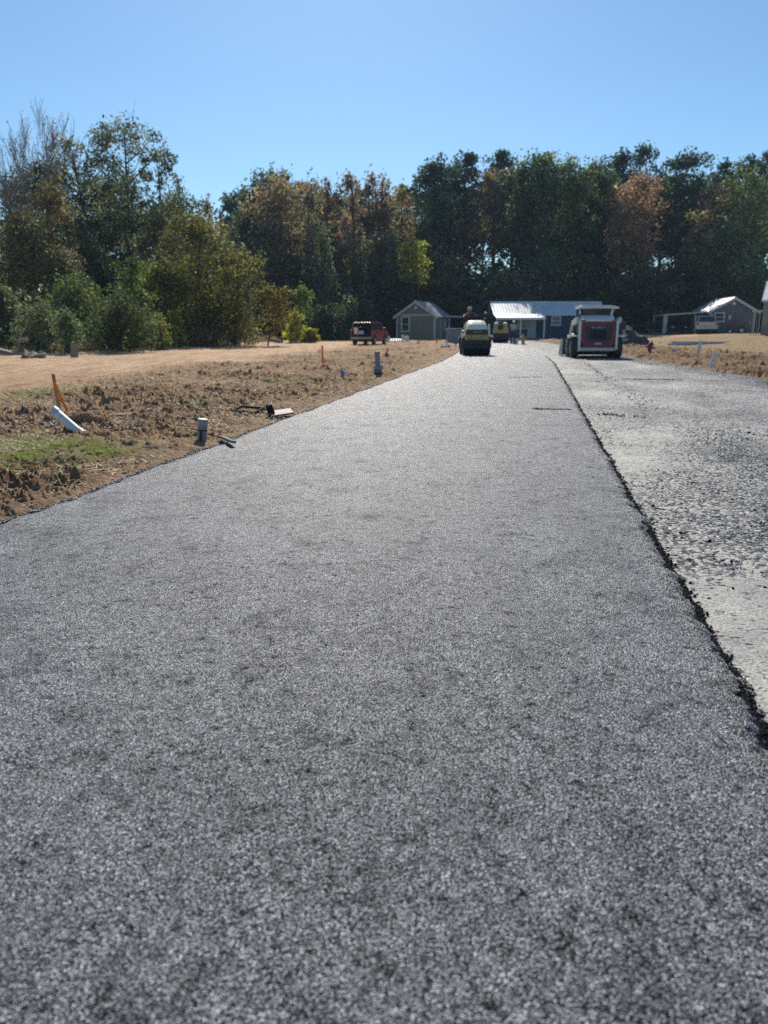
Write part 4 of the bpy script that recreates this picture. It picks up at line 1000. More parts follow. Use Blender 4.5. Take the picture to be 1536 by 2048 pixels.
def person(label, loc, rz, P, shirt_m, trouser_m, sleeve=.6, cap_m=None):
    rt = root('person', loc, rz, label, 'person')
    V = {k: Vector(v) for k, v in P.items()}
    J = {'pelvis': (V['pelvis'], .12), 'chest': (V['chest'], (.14, .11)), 'neck': (V['neck'], .055), 'head0': (V['neck'].lerp(V['head'], .45), .06), 'head': (V['head'], .092), 'crown': (V['head']+Vector((0, 0, .075)), .075)}
    E = [('pelvis', 'chest'), ('chest', 'neck'), ('neck', 'head0'), ('head0', 'head'), ('head', 'crown')]
    for s in 'lr':
        for a, r in (('sh', .062), ('el', .043), ('wr', .028), ('hip', .085), ('kn', .058), ('an', .04), ('toe', .034)): J[a+s] = (V[a+s], r)
        E += [('chest', 'sh'+s), ('sh'+s, 'el'+s), ('el'+s, 'wr'+s), ('pelvis', 'hip'+s), ('hip'+s, 'kn'+s), ('kn'+s, 'an'+s), ('an'+s, 'toe'+s)]
        d = (V['wr'+s]-V['el'+s]).normalized(); side = d.cross(Vector((0, 0, 1))).normalized() if abs(d.z) < .9 else Vector((0, 1, 0)); nrm = d.cross(side)
        J['palm'+s] = (V['wr'+s]+d*.07, (.034, .02)); E.append(('wr'+s, 'palm'+s))
        for i in range(4):
            o = side*(i-1.5)*.019; L = (.07, .08, .076, .06)[i]
            a = V['wr'+s]+d*.10+o; J['f%d%s' % (i, s)] = (a, .0095); J['g%d%s' % (i, s)] = (a+d*L*.7+nrm*.022, .0075)
            E += [('palm'+s, 'f%d%s' % (i, s)), ('f%d%s' % (i, s), 'g%d%s' % (i, s))]
        a = V['wr'+s]+d*.045+side*-.04; J['t'+s] = (a, .0105); J['u'+s] = (a+d*.045-side*.012+nrm*.01, .009); E += [('palm'+s, 't'+s), ('t'+s, 'u'+s)]
    skin_mesh('body', J, E, skinm, rt)
    S = {'waist': (V['pelvis']+Vector((0, 0, .03)), (.145, .125)), 'belly': (V['pelvis'].lerp(V['chest'], .5), (.15, .125)), 'chest': (V['chest'], (.165, .125)), 'collar': (V['chest'].lerp(V['neck'], .75), (.085, .075))}
    SE = [('waist', 'belly'), ('belly', 'chest'), ('chest', 'collar')]
    for s in 'lr':
        S['sh'+s] = (V['sh'+s], .078); S['ml'+s] = (V['sh'+s].lerp(V['el'+s], .6), .065); SE += [('chest', 'sh'+s), ('sh'+s, 'ml'+s)]
        if sleeve > 1: S['cf'+s] = (V['el'+s].lerp(V['wr'+s], .8), .042); S['e2'+s] = (V['el'+s], .056); SE += [('ml'+s, 'e2'+s), ('e2'+s, 'cf'+s)]
    skin_mesh('shirt', S, SE, shirt_m, rt)
    Q = {'pelvis': (V['pelvis'], (.15, .13))}; QE = []
    for s in 'lr':
        Q['hip'+s] = (V['hip'+s], .105); Q['kn'+s] = (V['kn'+s], .077); Q['an'+s] = (V['kn'+s].lerp(V['an'+s], .92), .062)
        QE += [('pelvis', 'hip'+s), ('hip'+s, 'kn'+s), ('kn'+s, 'an'+s)]
        b = MB(); t = V['toe'+s]; a = V['an'+s]; m_ = a.lerp(t, .55)
        b.ball((m_.x, m_.y, min(a.z, t.z)+.005), (.052, .14, .055), 10, 6); b.tube([(a.x, a.y, a.z-.04), (a.x, a.y, a.z+.09)], .06, 10); b.build('boot', blk, rt)
    skin_mesh('trousers', Q, QE, trouser_m, rt)
    h = V['head']; f = Vector(P['face']).normalized(); rgt = f.cross(Vector((0, 0, 1))).normalized()
    for s in (-1, 1):
        e = h+f*.088+rgt*s*.034+Vector((0, 0, .012)); MB().ball(e, .013, 6, 5).build('eye', lamp, rt)
        e = h+rgt*s*.092-f*.005; MB().ball(e, (.018, .024, .033), 6, 5).build('ear', skinm, rt)
    MB().tube([h+f*.085+Vector((0, 0, .015)), h+f*.115+Vector((0, 0, -.022))], [.01, .017], 6).build('nose', skinm, rt)
    MB().ball(h+f*.084+Vector((0, 0, -.052)), (.026, .012, .007), 6, 5).build('mouth', mat('lips', (.28, .1, .08), .6), rt)
    hb = MB(); c = h-f*.02+Vector((0, 0, .035)); hb.ball(c, (.098, .105, .095), 12, 8); hb.build('hair', hairm, rt, smooth=True)
    if cap_m:
        cpm = MB(); c = h+Vector((0, 0, .06)); cpm.ball(c, (.108, .115, .085), 14, 8); b = h+f*.13+Vector((0, 0, .055)); cpm.ball(b, (.08, .085, .012), 12, 6); cpm.build('cap', cap_m, rt, smooth=True)
    return rt
# the operator sits on the roller, leaning toward the wheel
m = Matrix.Translation(rollerA.location) @ Euler((0, 0, rollerA.rotation_euler.z)).to_matrix().to_4x4()
ol = m @ Vector((-.2, 1.75, 0))
person('man in maroon shirt and grey cap sitting on the ivory roller', ol, rollerA.rotation_euler.z, dict(
    pelvis=(0, 0, 1.31), chest=(-.01, -.12, 1.62), neck=(-.02, -.19, 1.79), head=(-.02, -.24, 1.90), face=(0, -1, -.15),
    shl=(.19, -.14, 1.70), ell=(.36, -.28, 1.60), wrl=(.44, -.44, 1.50), shr=(-.2, -.14, 1.70), elr=(-.30, -.30, 1.60), wrr=(-.14, -.42, 1.70),
    hipl=(.1, -.03, 1.29), knl=(.17, -.42, 1.30), anl=(.17, -.44, .93), toel=(.18, -.58, .90), hipr=(-.1, -.03, 1.29), knr=(-.16, -.42, 1.30), anr=(-.16, -.44, .93), toer=(-.16, -.58, .90)), maroon, jean, .6, lgtcl)
# worker standing by the far roller
g = G(1025, 688.5)
person('worker in light grey shirt and cap standing beside the far roller', (g[0], g[1], .01), R(20), dict(
    pelvis=(0, 0, .90), chest=(0, -.02, 1.25), neck=(0, -.04, 1.43), head=(0, -.07, 1.56), face=(-.3, -1, -.2),
    shl=(.19, -.02, 1.36), ell=(.27, .0, 1.10), wrl=(.26, -.12, .88), shr=(-.19, -.02, 1.36), elr=(-.29, -.05, 1.10), wrr=(-.3, -.25, 1.0),
    hipl=(.1, 0, .86), knl=(.13, -.03, .47), anl=(.14, .04, .08), toel=(.16, -.1, .04), hipr=(-.1, 0, .86), knr=(-.12, -.06, .47), anr=(-.14, -.02, .08), toer=(-.16, -.16, .04)), lgtcl, jean, .6, wht)
# ------------------------------------------------------------------ red utility vehicle, tailgate open
def red_suv():
    g = G(723, 692.5); rt = root('red_vehicle', (g[0], g[1], gz(*g)), R(-16), 'old red utility vehicle with its back open, parked before the trees', 'car')
    # body side profile (y forward, z up), rear at y=0
    b = MB()
    for s in (-1, 1):
        b.prism([(.0, .48), (.0, 1.02), (.25, 1.06), (2.45, 1.06), (2.6, 1.02), (3.75, .95), (3.85, .62), (3.8, .42), (3.5, .42), (3.42, .62), (3.2, .74), (2.95, .74), (2.75, .62), (2.66, .38), (1.05, .38), (.98, .62), (.78, .74), (.5, .74), (.3, .62), (.22, .46)], s*.66, s*.75, 'x')
    b.box((0, 3.1, .97), (1.32, 1.25, .06), (R(-3.5), 0, 0)); b.box((0, 3.8, .70), (1.32, .08, .45)); b.box((0, 1.9, .50), (1.32, 3.6, .10))
    body = b.build('body', vred, rt, bev=.015)
    MB().box((0, 1.3, .66), (1.3, 2.2, .22)).build('cargo_floor', blk, rt)
    MB().box((0, 1.55, .95), (1.3, .12, .6)).build('seat_back', blk, rt, bev=.04)
    r = MB(); r.box((0, 1.35, 1.50), (1.22, 2.45, .07)); r.build('roof', vred, rt, bev=.03)
    for s in (-1, 1):
        for (y0, y1) in ((.10, .18), (1.15, 1.2), (2.7, 2.5)):
            MB().tube([(s*.70, y0, 1.05), (s*.60, y1, 1.48)], .035, 6).build('pillar', grym if y0 < .5 and s < 0 else vred, rt)
        MB().prism([(.2, 1.06), (1.12, 1.06), (1.14, 1.44), (.25, 1.44)], s*.65, s*.66, 'x').build('side_window', pane, rt)
        MB().prism([(1.22, 1.06), (2.6, 1.06), (2.45, 1.44), (1.22, 1.44)], s*.65, s*.66, 'x').build('side_window', pane, rt)
        MB().box((s*.86, 2.45, 1.12), (.17, .08, .14)).build('mirror', grym, rt, bev=.02)
        MB().box((s*.70, -.012, .84), (.09, .02, .22)).build('tail_lamp', mat('red lamp', (.5, .02, .02), .2), rt)
        for yy in (.64, 3.08): wheel(rt, (s*.66, yy, .33), .33, .20)
    MB().prism([(2.72, 1.04), (2.52, 1.46), (2.50, 1.46), (2.70, 1.04)], -.60, .60, 'x').build('windscreen', pane, rt)
    MB().box((0, -.08, .52), (1.42, .14, .15)).build('rear_bumper', mat('dusty bumper', (.48, .38, .28), .6), rt, bev=.02)
    MB().box((0, 1.9, .36), (.9, 3.2, .16)).build('underbody', blk, rt)
    return rt
suv = red_suv()
m = Matrix.Translation(suv.location) @ Euler((0, 0, R(-16))).to_matrix().to_4x4()
def bucket(label, loc, r=.15, h=.36, mt=None, group=None):
    rt = root('bucket', loc, .3, label, 'bucket', group)
    MB().tube([(0, 0, 0), (0, 0, h*.9), (0, 0, h*.9), (0, 0, h)], [r*.85, r*.98, r*1.06, r*1.06], 16).build('shell', mt or pvc_w, rt)
    pts = [(r*1.08*math.cos(a), 0.02, h*.88+r*.6*math.sin(a)) for a in [math.pi*k/8 for k in range(9)]]
    MB().tube(pts, .006, 5).build('handle', chrome, rt)
    return rt
bucket('tall cream bucket standing in the open back of the red vehicle', m @ Vector((-.42, .14, .775)), .15, .42, hood_w)
o = MB().box((0, 0, .10), (.36, .30, .20)); o.box((0, 0, .215), (.38, .32, .03)); o = o.build('cool_box', mat('pale blue plastic', (.42, .52, .56), .4), None, bev=.01); o.location = m @ Vector((-.08, .2, .775)); o.rotation_euler.z = R(-12)
tag(o, 'pale blue cool box beside the cream bucket in the red vehicle', 'cool box')
# ------------------------------------------------------------------ silver pickup and dark car at the grey house
def truck(label, name, loc, rz, paint, rear=True):
    rt = root(name, loc, rz, label, 'pickup truck'); b = MB()
    b.prism([(-2.4, .45), (-2.4, 1.02), (-.6, 1.02), (-.6, 1.05), (1.05, 1.05), (2.35, .98), (2.45, .5), (1.95, .45), (1.8, .75), (1.3, .75), (1.15, .42), (-1.05, .42), (-1.2, .75), (-1.7, .75), (-1.85, .45)], -.90, .90, 'x')
    b.build('body', paint, rt, bev=.04)
    MB().box((0, -1.5, 1.024), (1.5, 1.6, .01)).build('bed', blk, rt)
    c = MB(); c.prism([(-.62, 1.04), (-.50, 1.58), (.55, 1.58), (1.15, 1.04)], -.74, .74, 'x'); cb = c.build('cab', paint, rt, bev=.05)
    MB().prism([(-.655, 1.10), (-.625, 1.10), (-.53, 1.50), (-.56, 1.50)], -.64, .64, 'x').build('rear_window', pane, cb)
    for s in (-1, 1):
        MB().prism([(-.5, 1.10), (.98, 1.10), (.52, 1.52), (-.42, 1.52)], s*.742, s*.75, 'x').build('side_window', pane, cb)
        MB().box((s*.80, -2.41, .86), (.14, .03, .26)).build('tail_lamp', redp, rt)
        for yy in (-1.45, 1.55): wheel(rt, (s*.80, yy, .36), .36, .24)
    MB().box((0, -2.42, .84), (1.34, .03, .30)).build('tailgate', paint, rt, bev=.01)
    MB().box((0, -2.50, .50), (1.7, .16, .18)).build('rear_bumper', trim, rt, bev=.02)
    return rt
pt = at(1430, 668, 68.5)
truck('silver pickup parked in front of the grey house', 'pickup_truck', (pt.x, 70.6, gz(pt.x, 70)+.0), R(-20), mat('silver car paint', (.46, .43, .41), .35, .3, var=.1, scale=2))
def sedan(label, loc, rz, paint):
    rt = root('car', loc, rz, label, 'car')
    MB().prism([(-2.2, .42), (-2.25, .75), (-1.9, .86), (-.9, .9), (1.2, .92), (2.1, .88), (2.2, .5), (1.75, .4), (1.65, .65), (1.15, .65), (1.0, .36), (-1.05, .36), (-1.2, .65), (-1.7, .65), (-1.85, .4)], -.88, .88, 'x').build('body', paint, rt, bev=.05)
    cb = MB().prism([(-.95, .89), (-.25, 1.38), (.85, 1.38), (1.5, .91)], -.70, .70, 'x').build('cabin', paint, rt, bev=.05)
    MB().prism([(-.93, .94), (-.30, 1.36), (-.33, 1.38), (-.97, .96)], -.62, .62, 'x').build('windscreen', pane, cb)
    for s in (-1, 1):
        MB().prism([(-.7, .95), (-.22, 1.32), (.8, 1.32), (1.2, .95)], s*.702, s*.712, 'x').build('side_window', pane, cb)
        MB().ball((s*.68, -2.22, .68), (.14, .05, .08), 8, 6).build('headlight', lamp, rt)
        for yy in (-1.45, 1.4): wheel(rt, (s*.79, yy, .32), .32, .2)
    return rt
pt = at(1348, 668, 73)
sedan('dark car parked under the carport of the grey house', (pt.x, 75.2, gz(pt.x, 75)), R(12), mat('dark navy paint', (.02, .022, .035), .25, var=.2, scale=2))
# red garden tractor by the grey house door
pt = at(1479, 666, 69.6)
tr = root('garden_tractor', (pt.x, 70.4, gz(pt.x, 70.4)), R(70), 'small red garden tractor by the door of the grey house', 'tractor')
MB().box((0, .35, .52), (.45, .75, .32), None, .9).build('hood', redp, tr, bev=.05); MB().box((0, -.45, .45), (.8, .6, .12)).build('fender', redp, tr, bev=.04)
s_ = MB(); s_.box((0, -.45, .62), (.4, .4, .1)); s_.box((0, -.65, .82), (.4, .08, .35)); s_.build('seat', blk, tr, bev=.03)
MB().tube([(0, -.02, .6), (0, -.12, .9)], .02, 6).build('steering_column', blk, tr); MB().tube([(0, -.12, .9), (0, -.14, .92)], .16, 12).build('steering_wheel', blk, tr)
for s in (-1, 1): wheel(tr, (s*.38, -.45, .26), .26, .2); wheel(tr, (s*.32, .5, .18), .18, .14)
# ------------------------------------------------------------------ heaps
def heap(name, label, x, y, R0, H0, m, seed, kind_cat='heap', lump=.12):
    n = 44; V = []; F = []
    for i in range(n+1):
        for j in range(n+1):
            u = -1+2*i/n; w = -1+2*j/n; r = min(1.25, math.hypot(u, w)); a = math.atan2(w, u)
            z = H0*max(-.1, (1-r)**1.0 if r < 1 else 1-r)*(.97 if r > .08 else .93)
            V.append((u*R0, w*R0, z))
    V = np.array(V); wob = fbm(V[:, 0]+seed*3, V[:, 1], 1.3, 4, seed); V[:, 2] += wob*lump*H0*np.clip(V[:, 2]/H0*3+.3, 0, 1); V[:, 0] += wob*.06; V[:, 2] -= .03
    idx = np.arange((n+1)**2).reshape(n+1, n+1); F = np.stack([idx[:-1, :-1], idx[1:, :-1], idx[1:, 1:], idx[:-1, 1:]], -1).reshape(-1, 4)
    o = np_mesh(name, V, F, m); o.location = (x, y, gz(x, y)); return tag(o, label, kind_cat)
darkheap = mat('dark aggregate', (.055, .052, .058), .8, var=.4, scale=6, bump=.8)
p = at(1240, 686, 52); heap('gravel_heap', 'dark conical heap of aggregate behind the loader', p.x, 52, 2.15, 1.75, darkheap, 3)
p = at(1105, 680, 66); heap('dirt_heap', 'low brown dirt heap in front of the blue house', p.x, 66, 1.9, .32, M['dirtclod'], 5, lump=.25)
p = at(1150, 680, 63); heap('dirt_heap', 'reddish dirt heap just left of the loader', p.x, 63, 1.4, .35, mat('red clay', (.25, .12, .07), .9, var=.4, scale=5, bump=.6), 8, lump=.25)
# ------------------------------------------------------------------ hydrants
def hydrant(name, label, x, y, s, m, tilt, capm):
    rt = root(name, (x, y, gz(x, y)-.02), R(-8), label, 'hydrant', rx=0, ry=tilt); rt.scale = (s, s, s)
    MB().tube([(0, 0, 0), (0, 0, .05), (0, 0, .06), (0, 0, .12), (0, 0, .46), (0, 0, .47), (0, 0, .50), (0, 0, .51)], [.17, .17, .12, .11, .10, .15, .15, .12], 16).build('barrel', m, rt)
    MB().tube([(0, 0, .51), (0, 0, .58), (0, 0, .64), (0, 0, .66)], [.125, .11, .06, .03], 16).build('bonnet', capm, rt); MB().tube([(0, 0, .66), (0, 0, .72)], .025, 5).build('operating_nut', capm, rt)
    for s2 in (-1, 1): MB().tube([(s2*.08, 0, .36), (s2*.19, 0, .36), (s2*.19, 0, .36), (s2*.23, 0, .36)], [.05, .05, .065, .065], 10).build('side_nozzle', m, rt)
    MB().tube([(0, -.08, .34), (0, -.19, .34), (0, -.19, .34), (0, -.24, .34)], [.07, .07, .085, .085], 12).build('pumper_nozzle', m, rt)
g = G(1297, 708); hydrant('fire_hydrant', 'red fire hydrant standing in the dirt right of the loader', g[0], g[1], .92, redp, R(9), redp)
g = G(1046, 689); hydrant('fire_hydrant', 'yellow fire hydrant with grey top in front of the blue house', g[0], g[1], 1.15, yel, 0, grym)
# ------------------------------------------------------------------ pipes, posts and flags on the verges
def standpipe(label, px, py, h, r, tilt, rz=0, base=None, m=None, lidm=None, band=.55, name='standpipe', zadd=.05):
    g = G(px, py, .04); rt = root(name, (g[0], g[1], gz(*g)+zadd-.06), rz, label, 'pipe', rx=tilt[0], ry=tilt[1])
    pr = [(0, 0, -.05), (0, 0, h*.5), (0, 0, h*.52), (0, 0, h-.04)]
    MB().tube(pr, [base or r, (base or r)*.95, r, r], 20).build('shaft', m or pvc_g, rt)
    MB().tube([(0, 0, h-.07), (0, 0, h-.065), (0, 0, h-.005), (0, 0, h)], [r*1.0, r*1.12, r*1.12, r*1.0], 20).build('lid', lidm or pvc_g, rt)
    if band: MB().tube([(0, 0, h*band), (0, 0, h*band+.012)], (base or r)*1.07, 20).build('band', blk, rt)
    return rt
a_ = standpipe('short grey standpipe with pale lid nearest the camera at the asphalt edge', 403, 880, .275, .050, (0, R(6)), lidm=mat('pale lid', (.36, .36, .35), .5))
MB().box((-.004, -.054, .09), (.022, .012, .15)).build('shadow_strip', blk, a_)  # thin black strip added as the shadow running down the shaft
b_ = standpipe('tall grey standpipe with narrow neck and thick base beside the asphalt', 757, 754, .66, .062, (0, R(-3)), base=.098, band=.32)
MB().tube([(0, 0, -.05), (0, 0, .17)], .107, 16).build('wrap', blk, b_)
standpipe('leaning pale standpipe at the right verge nearest the gravel', 1420, 734, .47, .062, (0, R(17)), m=pvc_w, lidm=pvc_w, band=0)
standpipe('taller white marker post standing on the right verge', 1396, 711.5, .68, .075, (0, R(4)), m=pvc_w, lidm=pvc_w, band=0, name='marker_post')
g = at(1280, 691, 54.8); standpipe('white marker post between the dark heap and the red hydrant', 1280, 691, .55, .085, (0, 0), m=pvc_w, lidm=pvc_w, band=0, name='marker_post')
# white pipe sticking out of the ground with stake and ribbon
gx, gy = G(160, 868, .05)
rt = root('white_pipe', (gx, gy, gz(gx, gy)), 0, 'capped white pipe slanting out of the dirt beside the ribboned stake', 'pipe')
e0 = Vector((.10, -.03, -.02)); e1 = at(112, 826, gy+.16)-Vector(rt.location)
MB().tube([e0, e1], .052, 20).build('shaft', pvc_w, rt, smooth=False)
dd_ = (e1-e0).normalized(); MB().tube([e1-dd_*.02, e1-dd_*.015, e1+dd_*.05, e1+dd_*.055], [.052, .060, .060, .05], 20).build('cap', pvc_w, rt)
MB().tube([e0+dd_*.10, e0+dd_*.105, e0+dd_*.17, e0+dd_*.175], [.052, .06, .06, .052], 20).build('coupling', pvc_w, rt)
s0 = at(122, 832, 9.75); s1 = at(106, 748, 9.70)
rt = root('wooden_stake', (s0.x, s0.y, s0.z-.12), 0, 'wooden stake with a long orange ribbon behind the white pipe', 'stake'); o0 = Vector(rt.location)
dv = (s1-o0); mbs = MB(); ax = dv.normalized(); sx = Vector((1, 0, 0)); hw_ = .019
V = []
for q in (Vector((0, 0, 0)), dv):
    for (a, b) in ((-1, -.4), (1, -.4), (1, .4), (-1, .4)): V.append(q+Vector((a*hw_, b*hw_, 0)))
mbs.add(V, [(0, 3, 2, 1), (4, 5, 6, 7), (0, 1, 5, 4), (1, 2, 6, 5), (2, 3, 7, 6), (3, 0, 4, 7)]).build('shaft', wood, rt)
rib = [(109, 766), (113, 776), (118, 787), (123, 797), (127, 806), (131, 814), (134, 819), (133, 823), (129, 826), (127, 829)]
V = []; F = []
for i, (a, b) in enumerate(rib):
    q = at(a, b, 9.62+.02*math.sin(i*1.9))-o0; w_ = .017+.007*math.sin(i*2.3)
    V += [q+Vector((-w_, .012*math.sin(i*1.1), 0)), q+Vector((w_, -.012*math.cos(i*1.7), .006))]
    if i: F.append((2*i-2, 2*i-1, 2*i+1, 2*i))
ro = MB().add(V, F).build('ribbon', orange, rt, fix=False); so_ = ro.modifiers.new('thick', 'SOLIDIFY'); so_.thickness = .004
def weed(name, label, x, y, r, h, n, m, seed):
    rs = np.random.RandomState(seed); P = np.stack([rs.normal(0, r*.4, n), rs.normal(0, r*.3, n), rs.uniform(-.02, .03, n)], -1)
    a = rs.uniform(0, 6.28, n); t = rs.uniform(.2, 1.5, n); L = h*rs.uniform(.4, 1.2, n)
    d = np.stack([np.cos(a)*np.sin(t), np.sin(a)*np.sin(t), np.cos(t)*.9], -1)*L[:, None]; b = rs.normal(0, 1, (n, 3)); b /= np.linalg.norm(b, axis=1)[:, None]; b *= .0016
    P2 = P+d*.55+np.array([0, 0, .02]); P3 = P+d*np.array([1, 1, .6])
    V = np.stack([P-b, P+b, P2+b, P2-b, P3+b*.3, P3-b*.3], 1).reshape(-1, 3); I = np.arange(n)[:, None]*6
    F = np.concatenate([I+np.array([0, 1, 2, 3]), I+np.array([3, 2, 4, 5])])
    o = np_mesh(name, V, F, m); o.location = (x, y, gz(x, y)+.05); return tag(o, label, 'weeds')
deadw = mat('dead roots', (.14, .10, .065), .85, var=.5, scale=12)
p = at(158, 842, 9.5); weed('root_clump', 'tangled clump of dead roots lying against the white pipe', p.x+.03, 9.45, .16, .17, 900, deadw, 3)
p = at(185, 858, 9.2); weed('root_clump', 'flat mat of dead roots right of the white pipe', p.x, 9.3, .2, .13, 600, deadw, 4)
def slab(name, label, cat, px, py, dims, rot, m, z=.03, seed=1, rough=.15):
    g = G(px, py, .05); rs = random.Random(seed); bm = bmesh.new(); bmesh.ops.create_cube(bm, size=1)
    bmesh.ops.subdivide_edges(bm, edges=bm.edges, cuts=3, use_grid_fill=True)
    for v in bm.verts:
        k = Vector(v.co); v.co = Vector(((k.x+rs.gauss(0, rough*.2))*dims[0], (k.y+rs.gauss(0, rough*.2))*dims[1], (k.z+rs.gauss(0, rough*.3))*dims[2]))
    me = bpy.data.meshes.new(name); bm.to_mesh(me); bm.free(); me.materials.append(m); o = bpy.data.objects.new(name, me); C.objects.link(o)
    o.location = (g[0], g[1], gz(*g)+z); o.rotation_euler = rot; return tag(o, label, cat)
slab('clay_slab', 'long brown slab of clay lying on the left verge', 'clay slab', 243, 834, (.42, .22, .09), (0, R(-4), R(6)), M['dirtclod'], .05, 3)
slab('board', 'weathered board lying at the asphalt edge by the pink flag', 'board', 453, 883, (.055, .72, .025), (R(-3), R(12), R(22)), gwood, .075, 2, .02)
mblk = mat('matte black plastic', (.02, .02, .022), .9, var=.3, spec=.15)
g = G(497, 832); fr_ = MB()
for (a, b, c2, d2) in ((0, -.15, .36, .03), (0, .15, .36, .03), (-.165, 0, .03, .268), (.165, 0, .03, .268)): fr_.box((a, b, .01), (c2, d2, .03))
fr_ = fr_.build('plastic_frame', mblk); fr_.location = (g[0], g[1], gz(*g)+.08); fr_.rotation_euler = (R(6), R(3), R(-14)); tag(fr_, 'flat black plastic frame lying in the churned dirt', 'plastic frame')
slab('black_sheet', 'dark plastic sheet with sunlit face right of the flat black frame', 'plastic sheet', 560, 828, (.34, .22, .02), (R(10), R(-6), R(18)), blk, .07, 5, .03)
slab('black_box', 'upright piece of black plastic behind the dark sheet', 'plastic box', 541, 829, (.09, .05, .13), (R(10), R(-18), R(18)), mblk, .11, 6, .12)
for i, (px, py, d_, rt_, m_, lb) in enumerate([(12, 716, (1.2, .5, .16), (0, R(12), .2), concr, 'long pale concrete slab at the left edge of the photo'),
        (27, 713, (.30, .3, .52), (0, R(-8), .4), brick, 'upright brown block among the rubble'), (26, 705, (.40, .35, .14), (R(5), R(-12), .1), concr, 'pale block topping the rubble'),
        (44, 717, (.5, .4, .26), (R(20), R(16), .7), concr, 'pale rounded rubble chunk right of the brown block'), (56, 718, (.55, .4, .18), (0, R(-10), .3), concr, 'low rubble chunk near the small white one'),
        (67, 714, (.16, .16, .2), (.3, .2, 0), concr, 'small white rubble chunk at the right end of the pile'), (35, 719, (.3, .3, .2), (.2, .5, 0), brick, 'dark brown lump low in the rubble')]):
    g = G(px, py if i != 2 else 715); o = slab('rubble', lb, 'rubble', px, py if i != 2 else 715, d_, rt_, m_, .1 if i != 2 else .62, 20+i, .25); o['group'] = 'rubble at the left edge'
    o.location.y += .8 if i != 2 else .9
g = at(143, 712, 30.5); rt = root('tree_stump', (g.x, 30.8, gz(g.x, 30.8)+.0), 0, 'weathered pale stump in front of the dark shrubs', 'stump')
MB().tube([(0, 0, -.1), (0, 0, .1), (.02, 0, .4), (.04, .02, .58)], [.19, .15, .13, .17], 9).build('trunk', gwood, rt)
g = G(546, 688); rt = root('fallen_log', (g[0], g[1]+1.0, gz(g[0], g[1]+1)+.12), R(-30), 'bleached log end lying at the field corner', 'log')
MB().tube([(-.8, 0, .28), (-.2, 0, .10), (.7, 0, 0)], [.10, .13, .14], 9).build('trunk', M['palebark'], rt); MB().tube([(-.4, 0, .18), (-.55, .1, .45)], [.04, .02], 6).build('branch_stub', M['palebark'], rt)
# stakes and flags
def stake(label, px, py, h, m, w=.03, tilt=(0, 0), flag=None, name='marker_stake', cat='stake'):
    g = G(px, py, .03); rt = root(name, (g[0], g[1], gz(*g)+.0), 0, label, cat, rx=tilt[0], ry=tilt[1])
    MB().box((0, 0, h/2-.03), (w, w*.5, h+.06)).build('shaft', m, rt)
    if flag:
        fm, fw, fh, fz = flag; V = []; F = []
        for i in range(6):
            t = i/5; V += [(t*fw, .012*math.sin(t*5), fz-t*fh*.2), (t*fw*.9, .02*math.sin(t*4+1), fz-fh-t*fh*.25)]
            if i: F.append((2*i-2, 2*i-1, 2*i+1, 2*i))
        o = MB().add(V, F).build('flag', fm, rt, fix=False); s = o.modifiers.new('t', 'SOLIDIFY'); s.thickness = .003
    return rt
stake('upright orange red stake with loose pink tape at its foot', 646, 735, .68, ored, .05, (0, R(-1)), (pink, .14, .10, .12))
stake('short orange stake just left of the tall grey standpipe', 774, 716, .42, ored, .07, (0, R(4)))
stake('leaning orange stake lying on the dirt before the olive cabin', 829, 690, .55, orange, .10, (0, R(50)))
stake('rust orange stake at the right corner of the olive cabin', 874, 688, .40, ored, .10, (0, R(-4)))
stake('pink marker flag leaning beside the weathered board', 447, 872, .10, pink, .018, (0, R(-28)), None, 'marker_flag', 'flag')
wire = mat('flag wire', (.3, .3, .3), .5, .6)
stake('dark and light blue marker flag nearest the camera on the left verge', 683, 756, .26, wire, .006, (0, R(-8)), (blue, .10, .16, .22), 'marker_flag', 'flag')
stake('small blue flag low in the dirt right of the tall grey standpipe', 844, 713, .2, wire, .008, (0, R(20)), (cyan, .22, .10, .16), 'marker_flag', 'flag')
stake('tiny blue flag in the dirt just left of the ivory roller', 910, 694, .2, wire, .01, (0, 0), (cyan, .14, .14, .2), 'marker_flag', 'flag')
stake('bright blue flag on the right verge beyond the red hydrant', 1345, 707, .28, wire, .01, (0, 0), (cyan, .21, .19, .25), 'marker_flag', 'flag')
# pipes on the ground
def lying(label, name, a, b, Y0, Y1, r, m, z=0):
    p0 = at(a[0], a[1], Y0); p1 = at(b[0], b[1], Y1); c = (p0+p1)/2; c.z = gz(c.x, c.y)+r+z
    rt = root(name, c, 0, label, 'pipe'); h = (p1-p0)/2; h.z = 0
    MB().tube([-h, h], r, 12).build('shaft', m, rt); MB().tube([h*.93, h*.94, h, h], [r, r*1.3, r*1.3, r*.9], 12).build('socket', m, rt); return rt
blp = mat('blue grey pipe', (.30, .33, .37), .35, var=.1)
lying('long blue grey pipe lying on the lawn, lowest of the bundle', 'drain_pipe', (1336, 686), (1432, 684), 50, 50.6, .055, blp)
lying('long blue grey pipe lying behind the lowest one', 'drain_pipe', (1345, 684), (1450, 684), 50.5, 50.2, .055, blp, .06)
lying('thin dark pipe lying farthest back on the lawn', 'drain_pipe', (1340, 681), (1458, 682), 53, 52, .03, grym, .05)
lying('white pipe lying in front of the olive cabin', 'drain_pipe', (774, 685), (811, 685), 62, 62.2, .10, pvc_w)
lying('second white pipe lying just behind the first before the cabin', 'drain_pipe', (780, 684), (806, 684), 63, 63.0, .10, pvc_w, .1)
lying('grey pipe stub lying in the dirt left of the ivory roller', 'drain_pipe', (884, 699), (897, 699), 44, 44.6, .10, pvc_g)
g = at(774, 684, 61.5); bucket('white bucket at the left end of the white pipes', (g.x, 61.5, gz(g.x, 61.5)+.12), .22, .40)
